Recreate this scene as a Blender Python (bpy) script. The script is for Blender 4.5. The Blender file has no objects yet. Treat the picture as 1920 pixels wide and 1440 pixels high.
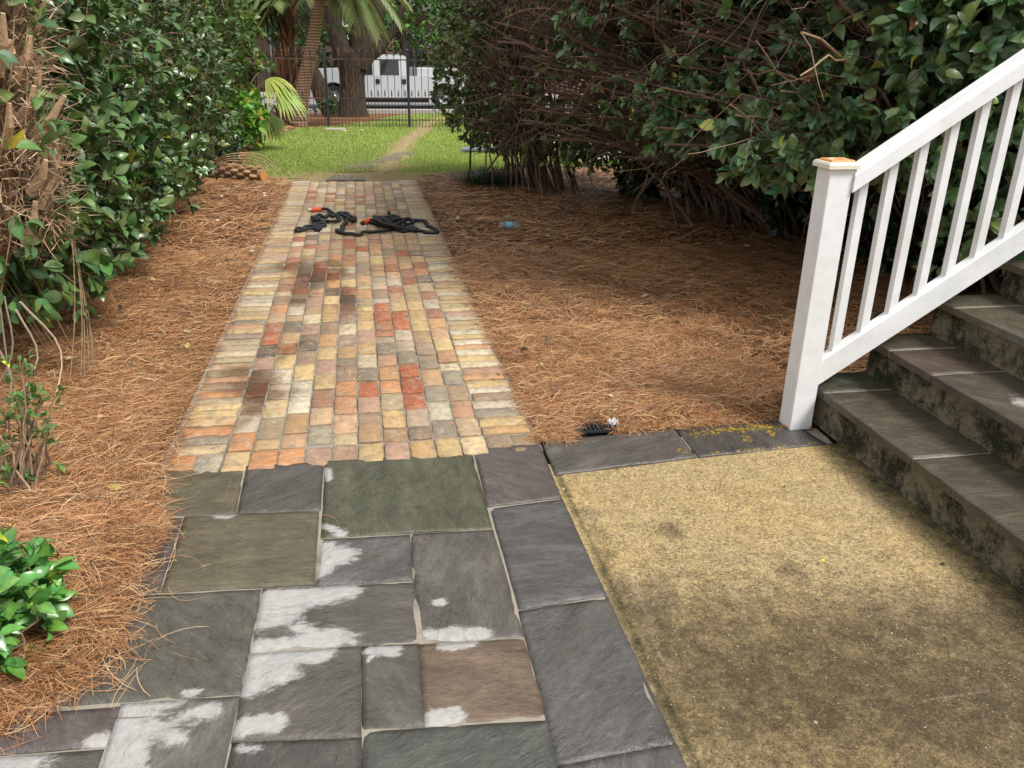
import bpy, math, random
import numpy as np
from mathutils import Vector, noise as mn
random.seed(7); rng = np.random.default_rng(7)
scene = bpy.context.scene
C = scene.collection
# ------------------------------------------------------------------ camera
F = 1540.; CX = 960.; CY = 720.; H = 1.6
PITCH = math.atan(632/1540); YAW = math.atan(307/(1540/math.cos(PITCH))); ROLL = math.radians(0.9)
fw = np.array([math.sin(YAW)*math.cos(PITCH), math.cos(YAW)*math.cos(PITCH), -math.sin(PITCH)])
r0 = np.array([math.cos(YAW), -math.sin(YAW), 0.]); u0 = np.cross(r0, fw)
cr, sr = math.cos(ROLL), math.sin(ROLL)
rt = cr*r0+sr*u0; up = -sr*r0+cr*u0
def G(x, y, z=0.):                      # point of the ground (height z) measured on the photograph
    d = fw*F+rt*(x-CX)-up*(y-CY)
    return np.array([0, 0, H])+d*((z-H)/d[2])
def AY(x, y, Y):
    d = fw*F+rt*(x-CX)-up*(y-CY)
    return np.array([0, 0, H])+d*(Y/d[1])
cam_d = bpy.data.cameras.new('camera'); cam = bpy.data.objects.new('camera', cam_d); C.objects.link(cam)
scene.camera = cam
from mathutils import Matrix
cam.matrix_world = Matrix(((rt[0], up[0], -fw[0], 0), (rt[1], up[1], -fw[1], 0), (rt[2], up[2], -fw[2], H), (0, 0, 0, 1)))
cam_d.sensor_width = 36; cam_d.lens = F/1920*36; cam_d.clip_end = 2000; cam_d.clip_start = 0.05
# ------------------------------------------------------------------ light
SUN_EL, SUN_AZ = 54, 130                # azimuth clockwise from +Y: behind and right of the camera
w = bpy.data.worlds.new('World'); scene.world = w; w.use_nodes = True
nt = w.node_tree; bg = nt.nodes['Background']
sky = nt.nodes.new('ShaderNodeTexSky'); sky.sky_type = 'NISHITA'; sky.sun_disc = False
sky.sun_elevation = math.radians(SUN_EL); sky.sun_rotation = math.radians(SUN_AZ)
sky.air_density = 1.0; sky.dust_density = 4.0; sky.ozone_density = 1.0
# thin white cloud over most of the sky
tc = nt.nodes.new('ShaderNodeTexCoord'); nz = nt.nodes.new('ShaderNodeTexNoise'); nz.inputs['Scale'].default_value = 2.2
nz.inputs['Detail'].default_value = 6
nt.links.new(tc.outputs['Generated'], nz.inputs['Vector'])
rp = nt.nodes.new('ShaderNodeValToRGB'); rp.color_ramp.elements[0].position = .3; rp.color_ramp.elements[1].position = .62
rp.color_ramp.elements[0].color = (.45, .45, .45, 1); rp.color_ramp.elements[1].color = (.9, .9, .9, 1)
nt.links.new(nz.outputs['Fac'], rp.inputs['Fac'])
mxs = nt.nodes.new('ShaderNodeMix'); mxs.data_type = 'RGBA'; mxs.inputs[7].default_value = (10.8, 10.7, 10.6, 1)
nt.links.new(rp.outputs['Color'], mxs.inputs[0]); nt.links.new(sky.outputs['Color'], mxs.inputs[6])
nt.links.new(mxs.outputs[2], bg.inputs['Color']); bg.inputs['Strength'].default_value = 0.085
sd = bpy.data.lights.new('sun', 'SUN'); sun = bpy.data.objects.new('sun', sd); C.objects.link(sun)
sd.energy = 3.3; sd.angle = math.radians(18); sd.color = (1, .96, .9)
el, az = math.radians(SUN_EL), math.radians(SUN_AZ)
sdir = Vector((math.sin(az)*math.cos(el), math.cos(az)*math.cos(el), math.sin(el)))
sun.rotation_euler = sdir.to_track_quat('Z', 'Y').to_euler()
vs = scene.view_settings; vs.view_transform = 'Standard'; vs.look = 'None'; vs.exposure = 0.40; vs.gamma = 1.0
# ------------------------------------------------------------------ helpers
def link(name, me, mat=None, parent=None):
    o = bpy.data.objects.new(name, me); C.objects.link(o)
    if mat is not None:
        for m in (mat if isinstance(mat, (list, tuple)) else [mat]): me.materials.append(m)
    if parent: o.parent = parent
    return o
def meta(o, label=None, cat=None, group=None, kind=None):
    if label: o['label'] = label
    if cat: o['category'] = cat
    if group: o['group'] = group
    if kind: o['kind'] = kind
    return o
def empty(name, loc, label, cat, group=None):
    o = bpy.data.objects.new(name, None); C.objects.link(o); o.location = loc; o.empty_display_size = .1
    return meta(o, label, cat, group)
class MB:
    """collects shapes in world coordinates, builds them as one mesh"""
    def __init__(s): s.v = []; s.f = []; s.c = []; s.m = []
    def add(s, vs_, fs, col=(1, 1, 1), mi=0):
        b = len(s.v); s.v += [tuple(v) for v in vs_]; s.f += [tuple(i+b for i in f) for f in fs]
        if len(vs_) and hasattr(col, '__len__') and len(col) == len(vs_) and hasattr(col[0], '__len__'): s.c += [tuple(c) for c in col]
        else: s.c += [tuple(col)]*len(vs_)
        s.m += [mi]*len(fs)
    def box(s, lo, hi, col=(1, 1, 1), bev=0., mi=0):
        x0, y0, z0 = lo; x1, y1, z1 = hi
        if bev <= 0:
            v = [(x0,y0,z0),(x1,y0,z0),(x1,y1,z0),(x0,y1,z0),(x0,y0,z1),(x1,y0,z1),(x1,y1,z1),(x0,y1,z1)]
            s.add(v, [(0,3,2,1),(4,5,6,7),(0,1,5,4),(1,2,6,5),(2,3,7,6),(3,0,4,7)], col, mi); return
        s.prism([(x0+bev,y0),(x1-bev,y0),(x1,y0+bev),(x1,y1-bev),(x1-bev,y1),(x0+bev,y1),(x0,y1-bev),(x0,y0+bev)], z0, z1, col, bev, mi)
    def prism(s, poly, z0, z1, col=(1, 1, 1), bev=0., mi=0):
        n = len(poly); cx = sum(p[0] for p in poly)/n; cy = sum(p[1] for p in poly)/n
        def sh(p):
            d = math.hypot(p[0]-cx, p[1]-cy) or 1; k = 1-bev/d; return (cx+(p[0]-cx)*k, cy+(p[1]-cy)*k)
        rings = [(poly, z0), (poly, z1-bev)] + ([([sh(p) for p in poly], z1)] if bev > 0 else [])
        v = [(p[0], p[1], z) for r, z in rings for p in r]; f = []
        for k in range(len(rings)-1):
            for i in range(n): j = (i+1) % n; f.append((k*n+i, k*n+j, (k+1)*n+j, (k+1)*n+i))
        f.append(tuple(range((len(rings)-1)*n, len(rings)*n))); f.append(tuple(reversed(range(n))))
        s.add(v, f, col, mi)
    def tube(s, pts, rad, n=6, col=(1, 1, 1), cap=None, mi=0):
        P = np.array(pts, float); k = len(P); R = np.full(k, rad) if np.isscalar(rad) else np.array(rad, float)
        T = np.gradient(P, axis=0); T /= np.linalg.norm(T, axis=1)[:, None]+1e-9
        a = np.cross(T[0], (0, 0, 1.)); a = a if np.linalg.norm(a) > .1 else np.cross(T[0], (1., 0, 0)); a /= np.linalg.norm(a)
        v = []; ang = np.arange(n)*2*math.pi/n
        for i in range(k):
            a = a-T[i]*(a@T[i]); a /= np.linalg.norm(a)+1e-9; b = np.cross(T[i], a)
            v.append(P[i]+R[i]*(np.cos(ang)[:, None]*a+np.sin(ang)[:, None]*b))
        v = np.concatenate(v); f = []
        for i in range(k-1):
            for j in range(n): q = (j+1) % n; f.append((i*n+j, i*n+q, (i+1)*n+q, (i+1)*n+j))
        s.add(v, f, col, mi)
        s.add(v[:n], [tuple(reversed(range(n)))], col, mi); s.add(v[-n:], [tuple(range(n))], cap if cap is not None else col, mi)
    def lathe(s, prof, o, axis='z', n=20, col=(1, 1, 1), mi=0):
        v = []; f = []; k = len(prof)
        for r, h in prof:
            for j in range(n):
                a = 2*math.pi*j/n; p = (r*math.cos(a), r*math.sin(a), h)
                if axis == 'x': p = (p[2], p[0], p[1])
                if axis == 'y': p = (p[1], p[2], p[0])
                v.append((o[0]+p[0], o[1]+p[1], o[2]+p[2]))
        for i in range(k-1):
            for j in range(n): q = (j+1) % n; f.append((i*n+j, i*n+q, (i+1)*n+q, (i+1)*n+j))
        s.add(v, f, col, mi)
    def build(s, name, mat, parent=None, smooth=False, xf=None):
        me = bpy.data.meshes.new(name); V = s.v
        if parent is not None:
            L = Vector(parent_loc(parent)); V = [(v[0]-L.x, v[1]-L.y, v[2]-L.z) for v in V]
        me.from_pydata(V, [], s.f); 
        at = me.color_attributes.new('Col', 'FLOAT_COLOR', 'POINT')
        c = np.ones((len(V), 4), np.float32); c[:, :3] = np.array(s.c, np.float32); at.data.foreach_set('color', c.ravel())
        me.polygons.foreach_set('material_index', s.m)
        if smooth: me.polygons.foreach_set('use_smooth', [True]*len(s.f))
        me.update(); return link(name, me, mat, parent)
def parent_loc(p):
    l = Vector(p.location)
    while p.parent: p = p.parent; l += Vector(p.location)
    return l
def inst(name, tv, tf, M, O, col, mat, parent=None, smooth=False, vshade=None):
    """many small faces (leaves, needles, blades) of one part: template transformed by M (n,3,3) and O (n,3)"""
    tv = np.array(tv, float); n = len(O); k = len(tv)
    if parent is not None: O = O-np.array(parent_loc(parent))
    V = np.einsum('nij,kj->nki', M, tv)+O[:, None, :]
    ls = np.array([len(f) for f in tf]); fl = np.concatenate([np.array(f) for f in tf])
    loops = (fl[None, :]+(np.arange(n)*k)[:, None]).ravel()
    tot = np.tile(ls, n); st = np.concatenate([[0], np.cumsum(tot)[:-1]])
    me = bpy.data.meshes.new(name); me.vertices.add(n*k); me.vertices.foreach_set('co', V.astype(np.float32).ravel())
    me.loops.add(len(loops)); me.loops.foreach_set('vertex_index', loops.astype(np.int32))
    me.polygons.add(len(tot)); me.polygons.foreach_set('loop_start', st.astype(np.int32)); me.polygons.foreach_set('loop_total', tot.astype(np.int32))
    if smooth: me.polygons.foreach_set('use_smooth', np.ones(len(tot), bool))
    c = np.ones((n, k, 4), np.float32); c[:, :, :3] = np.array(col)[:, None, :]
    if k == 17 and vshade is None: vshade = [1.25 if q in (0, 2, 5, 8, 11, 14) else 1. for q in range(17)]
    if vshade is not None: c[:, :, :3] *= np.array(vshade)[None, :, None]
    at = me.color_attributes.new('Col', 'FLOAT_COLOR', 'POINT'); at.data.foreach_set('color', c.ravel())
    me.update(calc_edges=True); return link(name, me, mat, parent)
def unit(a): return a/(np.linalg.norm(a, axis=-1, keepdims=True)+1e-9)
def frames(d, nrm):
    """columns: side, along, normal"""
    d = unit(d); s_ = unit(np.cross(d, nrm)); n_ = np.cross(s_, d)
    return np.stack([s_, d, n_], axis=-1)
def N3(x, y, z=0, s=1.): return mn.noise(Vector((x*s, y*s, z*s)))
def catmull(pts, sub=6):
    P = [np.array(p, float) for p in pts]; P = [2*P[0]-P[1]]+P+[2*P[-1]-P[-2]]; out = []
    for i in range(1, len(P)-2):
        a, b, c, d = P[i-1], P[i], P[i+1], P[i+2]
        for k in range(sub):
            t = k/sub; out.append(.5*((2*b)+(c-a)*t+(2*a-5*b+4*c-d)*t*t+(3*b-a-3*c+d)*t**3))
    out.append(P[-2]); return out
# ------------------------------------------------------------------ materials
class NT:
    def __init__(s, name, rough=.7, spec=.3):
        s.m = bpy.data.materials.new(name); s.m.use_nodes = True; s.t = s.m.node_tree; s.b = s.t.nodes['Principled BSDF']
        s.b.inputs['Roughness'].default_value = rough; s.b.inputs['Specular IOR Level'].default_value = spec
        s.tc = None
    def new(s, k, **kw):
        n = s.t.nodes.new(k)
        for a, b in kw.items(): setattr(n, a, b)
        return n
    def l(s, a, b): s.t.links.new(a, b)
    def co(s):
        if not s.tc: s.tc = s.new('ShaderNodeTexCoord')
        return s.tc.outputs['Object']
    def noise(s, scale, detail=4, rough=.55, vec=None, stretch=None, dist=0):
        n = s.new('ShaderNodeTexNoise'); n.inputs['Scale'].default_value = scale; n.inputs['Detail'].default_value = detail
        n.inputs['Roughness'].default_value = rough; n.inputs['Distortion'].default_value = dist
        v = vec or s.co()
        if stretch:
            mp = s.new('ShaderNodeMapping'); mp.inputs['Scale'].default_value = stretch; s.l(v, mp.inputs[0]); v = mp.outputs[0]
        s.l(v, n.inputs['Vector']); return n.outputs['Fac']
    def vor(s, scale, feat='F1', out='Distance', vec=None, rand=1.):
        n = s.new('ShaderNodeTexVoronoi', feature=feat); n.inputs['Scale'].default_value = scale; n.inputs['Randomness'].default_value = rand
        s.l(vec or s.co(), n.inputs['Vector']); return n.outputs[out]
    def ramp(s, fac, stops):
        n = s.new('ShaderNodeValToRGB'); e = n.color_ramp.elements
        while len(e) < len(stops): e.new(.5)
        for q, (p, c) in zip(e, stops):
            q.position = p; q.color = (c, c, c, 1) if not hasattr(c, '__len__') else (*c, 1)
        s.l(fac, n.inputs[0]); return n.outputs[0]
    def mix(s, fac, a, b, mode='MIX'):
        n = s.new('ShaderNodeMix', data_type='RGBA', blend_type=mode)
        for i, x in ((0, fac), (6, a), (7, b)):
            if hasattr(x, 'links') or hasattr(x, 'is_linked'): s.l(x, n.inputs[i])
            elif i == 0: n.inputs[0].default_value = x
            else: n.inputs[i].default_value = (*x, 1) if hasattr(x, '__len__') else (x, x, x, 1)
        return n.outputs[2]
    def math(s, op, a, b=0., c=0.):
        n = s.new('ShaderNodeMath', operation=op)
        for i, x in enumerate((a, b, c)):
            if hasattr(x, 'is_linked'): s.l(x, n.inputs[i])
            else: n.inputs[i].default_value = x
        return n.outputs[0]
    def attr(s, name='Col', out='Color'):
        n = s.new('ShaderNodeAttribute', attribute_name=name); return n.outputs[out]
    def bump(s, h, strength=.3, dist=.01, prev=None):
        n = s.new('ShaderNodeBump'); n.inputs['Strength'].default_value = strength; n.inputs['Distance'].default_value = dist
        s.l(h, n.inputs['Height'])
        if prev: s.l(prev, n.inputs['Normal'])
        s.l(n.outputs[0], s.b.inputs['Normal']); return n.outputs[0]
    def col(s, c):
        if hasattr(c, 'is_linked'): s.l(c, s.b.inputs['Base Color'])
        else: s.b.inputs['Base Color'].default_value = (*c, 1)
        return s
    def rough(s, r): s.l(r, s.b.inputs['Roughness'])
def simple(name, col, rough=.6, spec=.3, nscale=20, var=.15, metal=0., bump=0.):
    t = NT(name, rough, spec); f = t.noise(nscale, 5)
    t.col(t.mix(f, tuple(c*(1-var) for c in col), tuple(min(1, c*(1+var)) for c in col))); t.b.inputs['Metallic'].default_value = metal
    if bump: t.bump(f, bump, .005)
    return t.m
def attr_mat(name, rough=.6, spec=.3, nscale=30, var=.2, bump=0., trans=0., stretch=None, bd=.004):
    t = NT(name, rough, spec); f = t.noise(nscale, 5, stretch=stretch)
    m = t.ramp(f, [(.3, 1-var), (.7, 1+var)])
    c = t.mix(1., t.attr(), m, 'MULTIPLY'); t.col(c)
    if bump: t.bump(f, bump, bd)
    if trans:
        tr = t.new('ShaderNodeBsdfTranslucent'); t.l(t.mix(1., c, (1.5, 1.5, .8), 'MULTIPLY'), tr.inputs[0])
        ms = t.new('ShaderNodeMixShader'); ms.inputs[0].default_value = trans
        t.l(t.b.outputs[0], ms.inputs[1]); t.l(tr.outputs[0], ms.inputs[2])
        t.l(ms.outputs[0], t.t.nodes['Material Output'].inputs[0])
    return t.m
M_leaf = attr_mat('glossy_leaf', .30, .6, 60, .2, 0, .06)
M_leafsoft = attr_mat('soft_leaf', .45, .4, 60, .2, 0, .25)
M_bark = attr_mat('bark', .8, .2, 60, .35, .5)
M_dry = attr_mat('dry_fibre', .75, .2, 80, .25, 0)
M_needle = attr_mat('pine_needle', .5, .35, 40, .15, 0)
M_grass = attr_mat('grass_blade', .6, .25, 5, .15, 0, .3)

# white painted wood: smudges and small dark specks
t = NT('white_paint', .42, .4)
f = t.noise(9, 6, .6); c = t.mix(t.ramp(f, [(.35, 0.), (.75, 1.)]), (.80, .81, .83), (.68, .70, .70))
sp = t.ramp(t.vor(38), [(.03, 1.), (.07, 0.)]); sp = t.math('MULTIPLY', sp, t.ramp(t.noise(6, 2), [(.52, 0.), (.58, 1.)]))
g2 = t.ramp(t.noise(3, 5, .65), [(.50, 0.), (.8, .55)])
c = t.mix(g2, c, (.50, .50, .42)); c = t.mix(sp, c, (.08, .08, .07)); t.col(c); t.bump(t.noise(60, 4), .08, .003); M_white = t.m
t = NT('worn_wood_cap', .55, .3)
geo = t.noise(14, 4, .6, dist=1.5)
c = t.mix(t.ramp(t.noise(60, 4, stretch=(1, 8, 1)), [(.3, 0.), (.7, 1.)]), (.50, .22, .08), (.62, .32, .14))
c = t.mix(t.ramp(t.noise(26, 4, dist=1), [(.60, 0.), (.64, 1.)]), c, (.75, .70, .60)); t.col(c); M_capwood = t.m

# flagstone
def slate(name):
    t = NT(name, .3, .5)
    base = t.attr()
    vr = t.new('ShaderNodeVectorRotate', rotation_type='Z_AXIS'); t.l(t.co(), vr.inputs['Vector']); t.l(t.math('MULTIPLY', t.attr('Seed', 'Fac'), 6.283), vr.inputs['Angle'])
    va = t.new('ShaderNodeVectorMath', operation='ADD'); t.l(vr.outputs[0], va.inputs[0]); cx_ = t.new('ShaderNodeCombineXYZ'); t.l(t.math('MULTIPLY', t.attr('Seed', 'Fac'), 9.), cx_.inputs[2]); t.l(cx_.outputs[0], va.inputs[1]); sv = va.outputs[0]
    f1 = t.noise(6, 10, .72, dist=.25, stretch=(1, 2.2, 1), vec=sv); f2 = t.noise(42, 7, .75, stretch=(1, 2.6, 1), vec=sv); f3 = t.noise(2.3, 4, .6, vec=sv)
    c = t.mix(1., base, t.ramp(f1, [(.28, .48), (.5, .76), (.72, 1.22)]), 'MULTIPLY')
    c = t.mix(1., c, t.ramp(f2, [(.3, .78), (.7, 1.2)]), 'MULTIPLY')
    c = t.mix(t.ramp(f3, [(.55, 0.), (.8, .4)]), c, (.085, .07, .045))
    # dry, pale patches with ragged edges (attribute Dry)
    dry = t.attr('Dry', 'Fac'); d = t.math('ADD', dry, t.math('ADD', t.math('MULTIPLY', t.math('SUBTRACT', t.noise(4.5, 3, .6), .5), .9), t.math('MULTIPLY', t.math('SUBTRACT', t.noise(12, 11, .80, dist=.2, stretch=(1, 1.7, 1)), .5), 2.2)))
    d = t.math('MULTIPLY', d, t.ramp(dry, [(.05, 0.), (.3, 1.)]))
    dm = t.ramp(d, [(.34, 0.), (.50, .22), (.565, .62), (.75, .88)])
    c = t.mix(dm, c, t.mix(t.noise(30, 6, .7), (.22, .21, .20), (.54, .53, .52)))
    # yellow lichen (attribute Lichen)
    li = t.attr('Lichen', 'Fac'); lm = 0.
    for sc_l, k_l in ((38, .30), (75, .30)):
        v = t.math('ADD', t.vor(sc_l), t.math('MULTIPLY', t.math('SUBTRACT', t.noise(130, 3), .5), .35)); lv = t.ramp(t.math('SUBTRACT', t.math('MULTIPLY', t.math('MULTIPLY', li, t.noise(19 if sc_l < 50 else 31, 3, .7)), k_l*5.0), v), [(.30, 0.), (.34, 1.)])
        lm = lv if not hasattr(lm, 'is_linked') else t.math('MAXIMUM', lm, lv)
    c = t.mix(lm, c, t.mix(t.noise(20, 3), (.30, .16, .015), (.34, .24, .02)))
    # thin dark cracks and layered edges
    vv = t.new('ShaderNodeVectorMath', operation='MULTIPLY_ADD'); vv.inputs[1].default_value = (1, 1, 1)
    ns = t.new('ShaderNodeTexNoise'); ns.inputs['Scale'].default_value = 6; ns.inputs['Detail'].default_value = 5; t.l(t.co(), ns.inputs['Vector'])
    sc = t.new('ShaderNodeVectorMath', operation='SCALE'); sc.inputs['Scale'].default_value = .35; t.l(ns.outputs['Color'], sc.inputs[0])
    t.l(t.co(), vv.inputs[0]); t.l(sc.outputs[0], vv.inputs[2])
    ck = t.ramp(t.vor(4, 'DISTANCE_TO_EDGE', vec=vv.outputs[0]), [(0., 1.), (.008, 0.)])
    ck = t.math('MULTIPLY', ck, t.ramp(t.noise(4, 3), [(.56, 0.), (.68, .8)]))
    c = t.mix(t.math('MULTIPLY', ck, .6), c, (.03, .028, .025))
    t.col(c)
    wt = t.attr('Wet', 'Fac')
    r = t.math('SUBTRACT', t.ramp(f1, [(.3, .22), (.7, .42)]), t.math('MULTIPLY', wt, .2)); r = t.math('ADD', r, t.math('MULTIPLY', dm, .35)); t.rough(r)
    st = t.ramp(t.noise(2.3, 8, .64, dist=.35, stretch=(1, 1.9, 1), vec=sv), [(.0, 0.), (.44, .35), (.455, .45), (.55, .55), (.562, .66), (.64, .75), (.65, .82), (1., 1.)])
    p = t.bump(st, .9, .012); p = t.bump(t.noise(8, 8, .68, stretch=(1, 2.2, 1), vec=sv), .9, .012, p); p = t.bump(f2, .25, .003, p); t.bump(ck, -.6, .003, p)
    return t.m
M_slate = slate('slate')
t = NT('mortar', .85, .2)
c = t.mix(t.noise(30, 6, .7), (.20, .178, .14), (.33, .30, .25)); c = t.mix(t.ramp(t.noise(3, 5), [(.50, 0.), (.66, .8)]), c, (.10, .092, .078))
t.col(c); t.bump(t.noise(120, 5), .5, .004); M_mortar = t.m
# brick
t = NT('old_brick', .7, .25)
b = t.attr(); f1 = t.noise(24, 9, .78, dist=.5); f2 = t.noise(100, 6, .8); 
c = t.mix(1., b, t.ramp(f1, [(.25, .58), (.5, 1.), (.75, 1.3)]), 'MULTIPLY')
c = t.mix(t.ramp(t.noise(17, 8, .75, dist=1.2), [(.54, 0.), (.62, .6)]), c, (.56, .50, .38))
c = t.mix(t.ramp(t.noise(15, 7, .75, stretch=(1.2, .9, 1)), [(.50, 0.), (.66, .75)]), c, (.21, .19, .16))
c = t.mix(t.ramp(t.vor(70), [(.08, .6), (.14, 0.)]), c, (.10, .085, .07))
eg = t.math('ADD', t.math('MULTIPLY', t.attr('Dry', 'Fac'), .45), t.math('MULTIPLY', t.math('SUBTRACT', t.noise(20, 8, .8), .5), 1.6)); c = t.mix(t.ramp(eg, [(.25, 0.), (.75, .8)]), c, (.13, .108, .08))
sdn = t.new('ShaderNodeVectorMath', operation='ADD'); cz_ = t.new('ShaderNodeCombineXYZ'); t.l(t.math('MULTIPLY', t.attr('Seed', 'Fac'), 7.), cz_.inputs[2]); t.l(t.co(), sdn.inputs[0]); t.l(cz_.outputs[0], sdn.inputs[1])
c = t.mix(t.ramp(t.noise(19, 6, .7, vec=sdn.outputs[0]), [(.50, 0.), (.66, .55)]), c, t.mix(t.noise(8, 3, vec=sdn.outputs[0]), (.56, .40, .22), (.36, .17, .09)))
c = t.mix(1., c, t.ramp(t.noise(1.3, 6, .65), [(.3, .80), (.7, 1.08)]), 'MULTIPLY')
wt = t.attr('Wet', 'Fac'); wn = t.ramp(t.math('ADD', wt, t.math('ADD', t.math('MULTIPLY', t.math('SUBTRACT', t.noise(12, 9, .8), .5), 1.8), t.math('MULTIPLY', t.math('SUBTRACT', t.attr('Seed', 'Fac'), .5), .6))), [(.35, 0.), (.8, .9)])
c = t.mix(wn, c, t.mix(1., c, (.42, .33, .26), 'MULTIPLY')); t.col(c)
t.rough(t.math('SUBTRACT', .75, t.math('MULTIPLY', wn, .45)))
p = t.bump(f1, 1., .010); t.bump(f2, .7, .004, p); M_brick = t.m
t = NT('brick_mortar', .9, .15)
c = t.mix(t.noise(25, 6, .7), (.19, .17, .14), (.36, .32, .26)); c = t.mix(t.ramp(t.noise(2.5, 4), [(.5, 0.), (.7, .7)]), c, (.07, .062, .052)); t.col(c); t.bump(t.noise(150, 5), .6, .005); M_bmortar = t.m
# exposed aggregate concrete
t = NT('aggregate_concrete', .8, .25)
st = t.attr('Stain', 'Fac'); lt = t.attr('Light', 'Fac')
c = t.mix(t.noise(9, 9, .75), (.33, .235, .10), (.74, .56, .27))
c = t.mix(t.ramp(t.noise(2.2, 6, .6), [(.40, 0.), (.70, .7)]), c, (.46, .365, .21))
grain = t.noise(95, 5, .85); mid = t.noise(13, 8, .75)
sm = t.math('ADD', t.math('MULTIPLY', st, 1.25), t.math('ADD', t.math('MULTIPLY', t.math('SUBTRACT', mid, .5), 1.5), t.math('MULTIPLY', t.math('SUBTRACT', grain, .5), 1.6)))
c = t.mix(t.ramp(sm, [(.15, 0.), (.5, .5), (1.05, .92)]), c, (.065, .048, .028))
fs = t.ramp(t.math('ADD', t.noise(140, 4, .8), t.math('MULTIPLY', mid, .25)), [(.62, 0.), (.72, .8)]); c = t.mix(fs, c, (.11, .078, .042))
c = t.mix(t.ramp(t.math('ADD', lt, t.math('MULTIPLY', t.math('SUBTRACT', t.noise(45, 8, .8), .5), 1.3)), [(.40, 0.), (.9, .6)]), c, (.50, .43, .31))
gr = t.attr('Moss', 'Fac'); c = t.mix(t.ramp(t.math('ADD', gr, t.math('MULTIPLY', t.math('SUBTRACT', t.noise(12, 8, .75), .5), 1.2)), [(.35, 0.), (.8, .85)]), c, (.050, .050, .018))
peb = None
wob = t.new('ShaderNodeVectorMath', operation='MULTIPLY_ADD'); wob.inputs[1].default_value = (1, 1, 1); wn_ = t.new('ShaderNodeTexNoise'); wn_.inputs['Scale'].default_value = 60; t.l(t.co(), wn_.inputs['Vector']); ws = t.new('ShaderNodeVectorMath', operation='SCALE'); ws.inputs['Scale'].default_value = .02; t.l(wn_.outputs['Color'], ws.inputs[0]); t.l(t.co(), wob.inputs[0]); t.l(ws.outputs[0], wob.inputs[2])
for sc_c, th in ((150, .50), (90, .62), (52, .86)):
    vc = t.new('ShaderNodeTexVoronoi'); vc.inputs['Scale'].default_value = sc_c; t.l(wob.outputs[0], vc.inputs['Vector']); pr = t.new('ShaderNodeSeparateColor'); t.l(vc.outputs['Color'], pr.inputs[0])
    sz = t.math('SUBTRACT', t.math('MULTIPLY', pr.outputs[2], .34), vc.outputs['Distance']); p0 = t.ramp(sz, [(.0, 0.), (.07, 1.)]); peb = p0 if peb is None else t.math('MAXIMUM', peb, p0)
    tone = t.mix(pr.outputs[1], (.38, .28, .15), (.76, .66, .46)); c = t.mix(t.math('MULTIPLY', p0, t.ramp(pr.outputs[0], [(th-.02, 0.), (th+.02, .8)])), c, tone)
    c = t.mix(t.math('MULTIPLY', p0, t.ramp(pr.outputs[1], [(.80, 0.), (.83, .75)])), c, (.075, .06, .045))
    c = t.mix(t.math('MULTIPLY', p0, t.ramp(pr.outputs[0], [(.03, .7), (.045, 0.)])), c, (.42, .17, .06))
c = t.mix(1., c, t.ramp(t.noise(260, 3, .8), [(.3, .60), (.7, 1.4)]), 'MULTIPLY'); c = t.mix(1., c, t.ramp(t.noise(55, 7, .9), [(.36, .55), (.64, 1.45)]), 'MULTIPLY')
t.col(c); t.bump(t.math('ADD', t.math('MULTIPLY', peb, .6), t.noise(240, 4, .8)), 1., .007); M_conc = t.m
# mossy riser
t = NT('mossy_stone', .85, .2)
c = t.mix(t.noise(24, 9, .78), (.04, .034, .022), (.46, .39, .26))
c = t.mix(t.ramp(t.noise(4.5, 10, .84), [(.44, 0.), (.55, .93)]), c, (.016, .020, .008))
c = t.mix(t.ramp(t.noise(4.1, 6, .7, stretch=(1, 1, .3)), [(.60, 0.), (.68, .8)]), c, (.34, .25, .13))
c = t.mix(t.ramp(t.vor(140), [(.12, .7), (.25, 0.)]), c, (.40, .33, .22)); t.col(c)
p = t.bump(t.noise(26, 9, .75), 1., .02); t.bump(t.vor(120), .5, .006, p); M_riser = t.m
# ground (lawn soil and straw under-layer)
t = NT('garden_ground', .9, .15)
lw = t.attr('Lawn', 'Fac'); wr = t.attr('Wear', 'Fac')
s1 = t.noise(60, 8, .75, stretch=(1, 2.2, 1), dist=1.0); straw = t.mix(t.ramp(s1, [(.3, 0.), (.7, 1.)]), (.07, .032, .017), (.30, .14, .065))
g1 = t.mix(t.noise(3, 6, .7), (.11, .17, .038), (.19, .27, .06)); g1 = t.mix(1., g1, t.ramp(t.noise(60, 6, .8), [(.3, .55), (.7, 1.25)]), 'MULTIPLY')
g1 = t.mix(t.ramp(t.noise(1.6, 6, .7), [(.55, 0.), (.75, .5)]), g1, (.24, .22, .10))
wn = t.ramp(t.math('ADD', wr, t.math('MULTIPLY', t.math('SUBTRACT', t.noise(7, 6, .7), .5), 1.)), [(.4, 0.), (.65, 1.)])
g1 = t.mix(wn, g1, t.mix(t.noise(40, 6, .8), (.20, .15, .085), (.46, .37, .21)))
ln = t.ramp(t.math('ADD', lw, t.math('MULTIPLY', t.math('SUBTRACT', t.noise(9, 4), .5), .3)), [(.45, 0.), (.55, 1.)])
t.col(t.mix(ln, straw, g1)); t.bump(s1, .8, .02); M_ground = t.m

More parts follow.
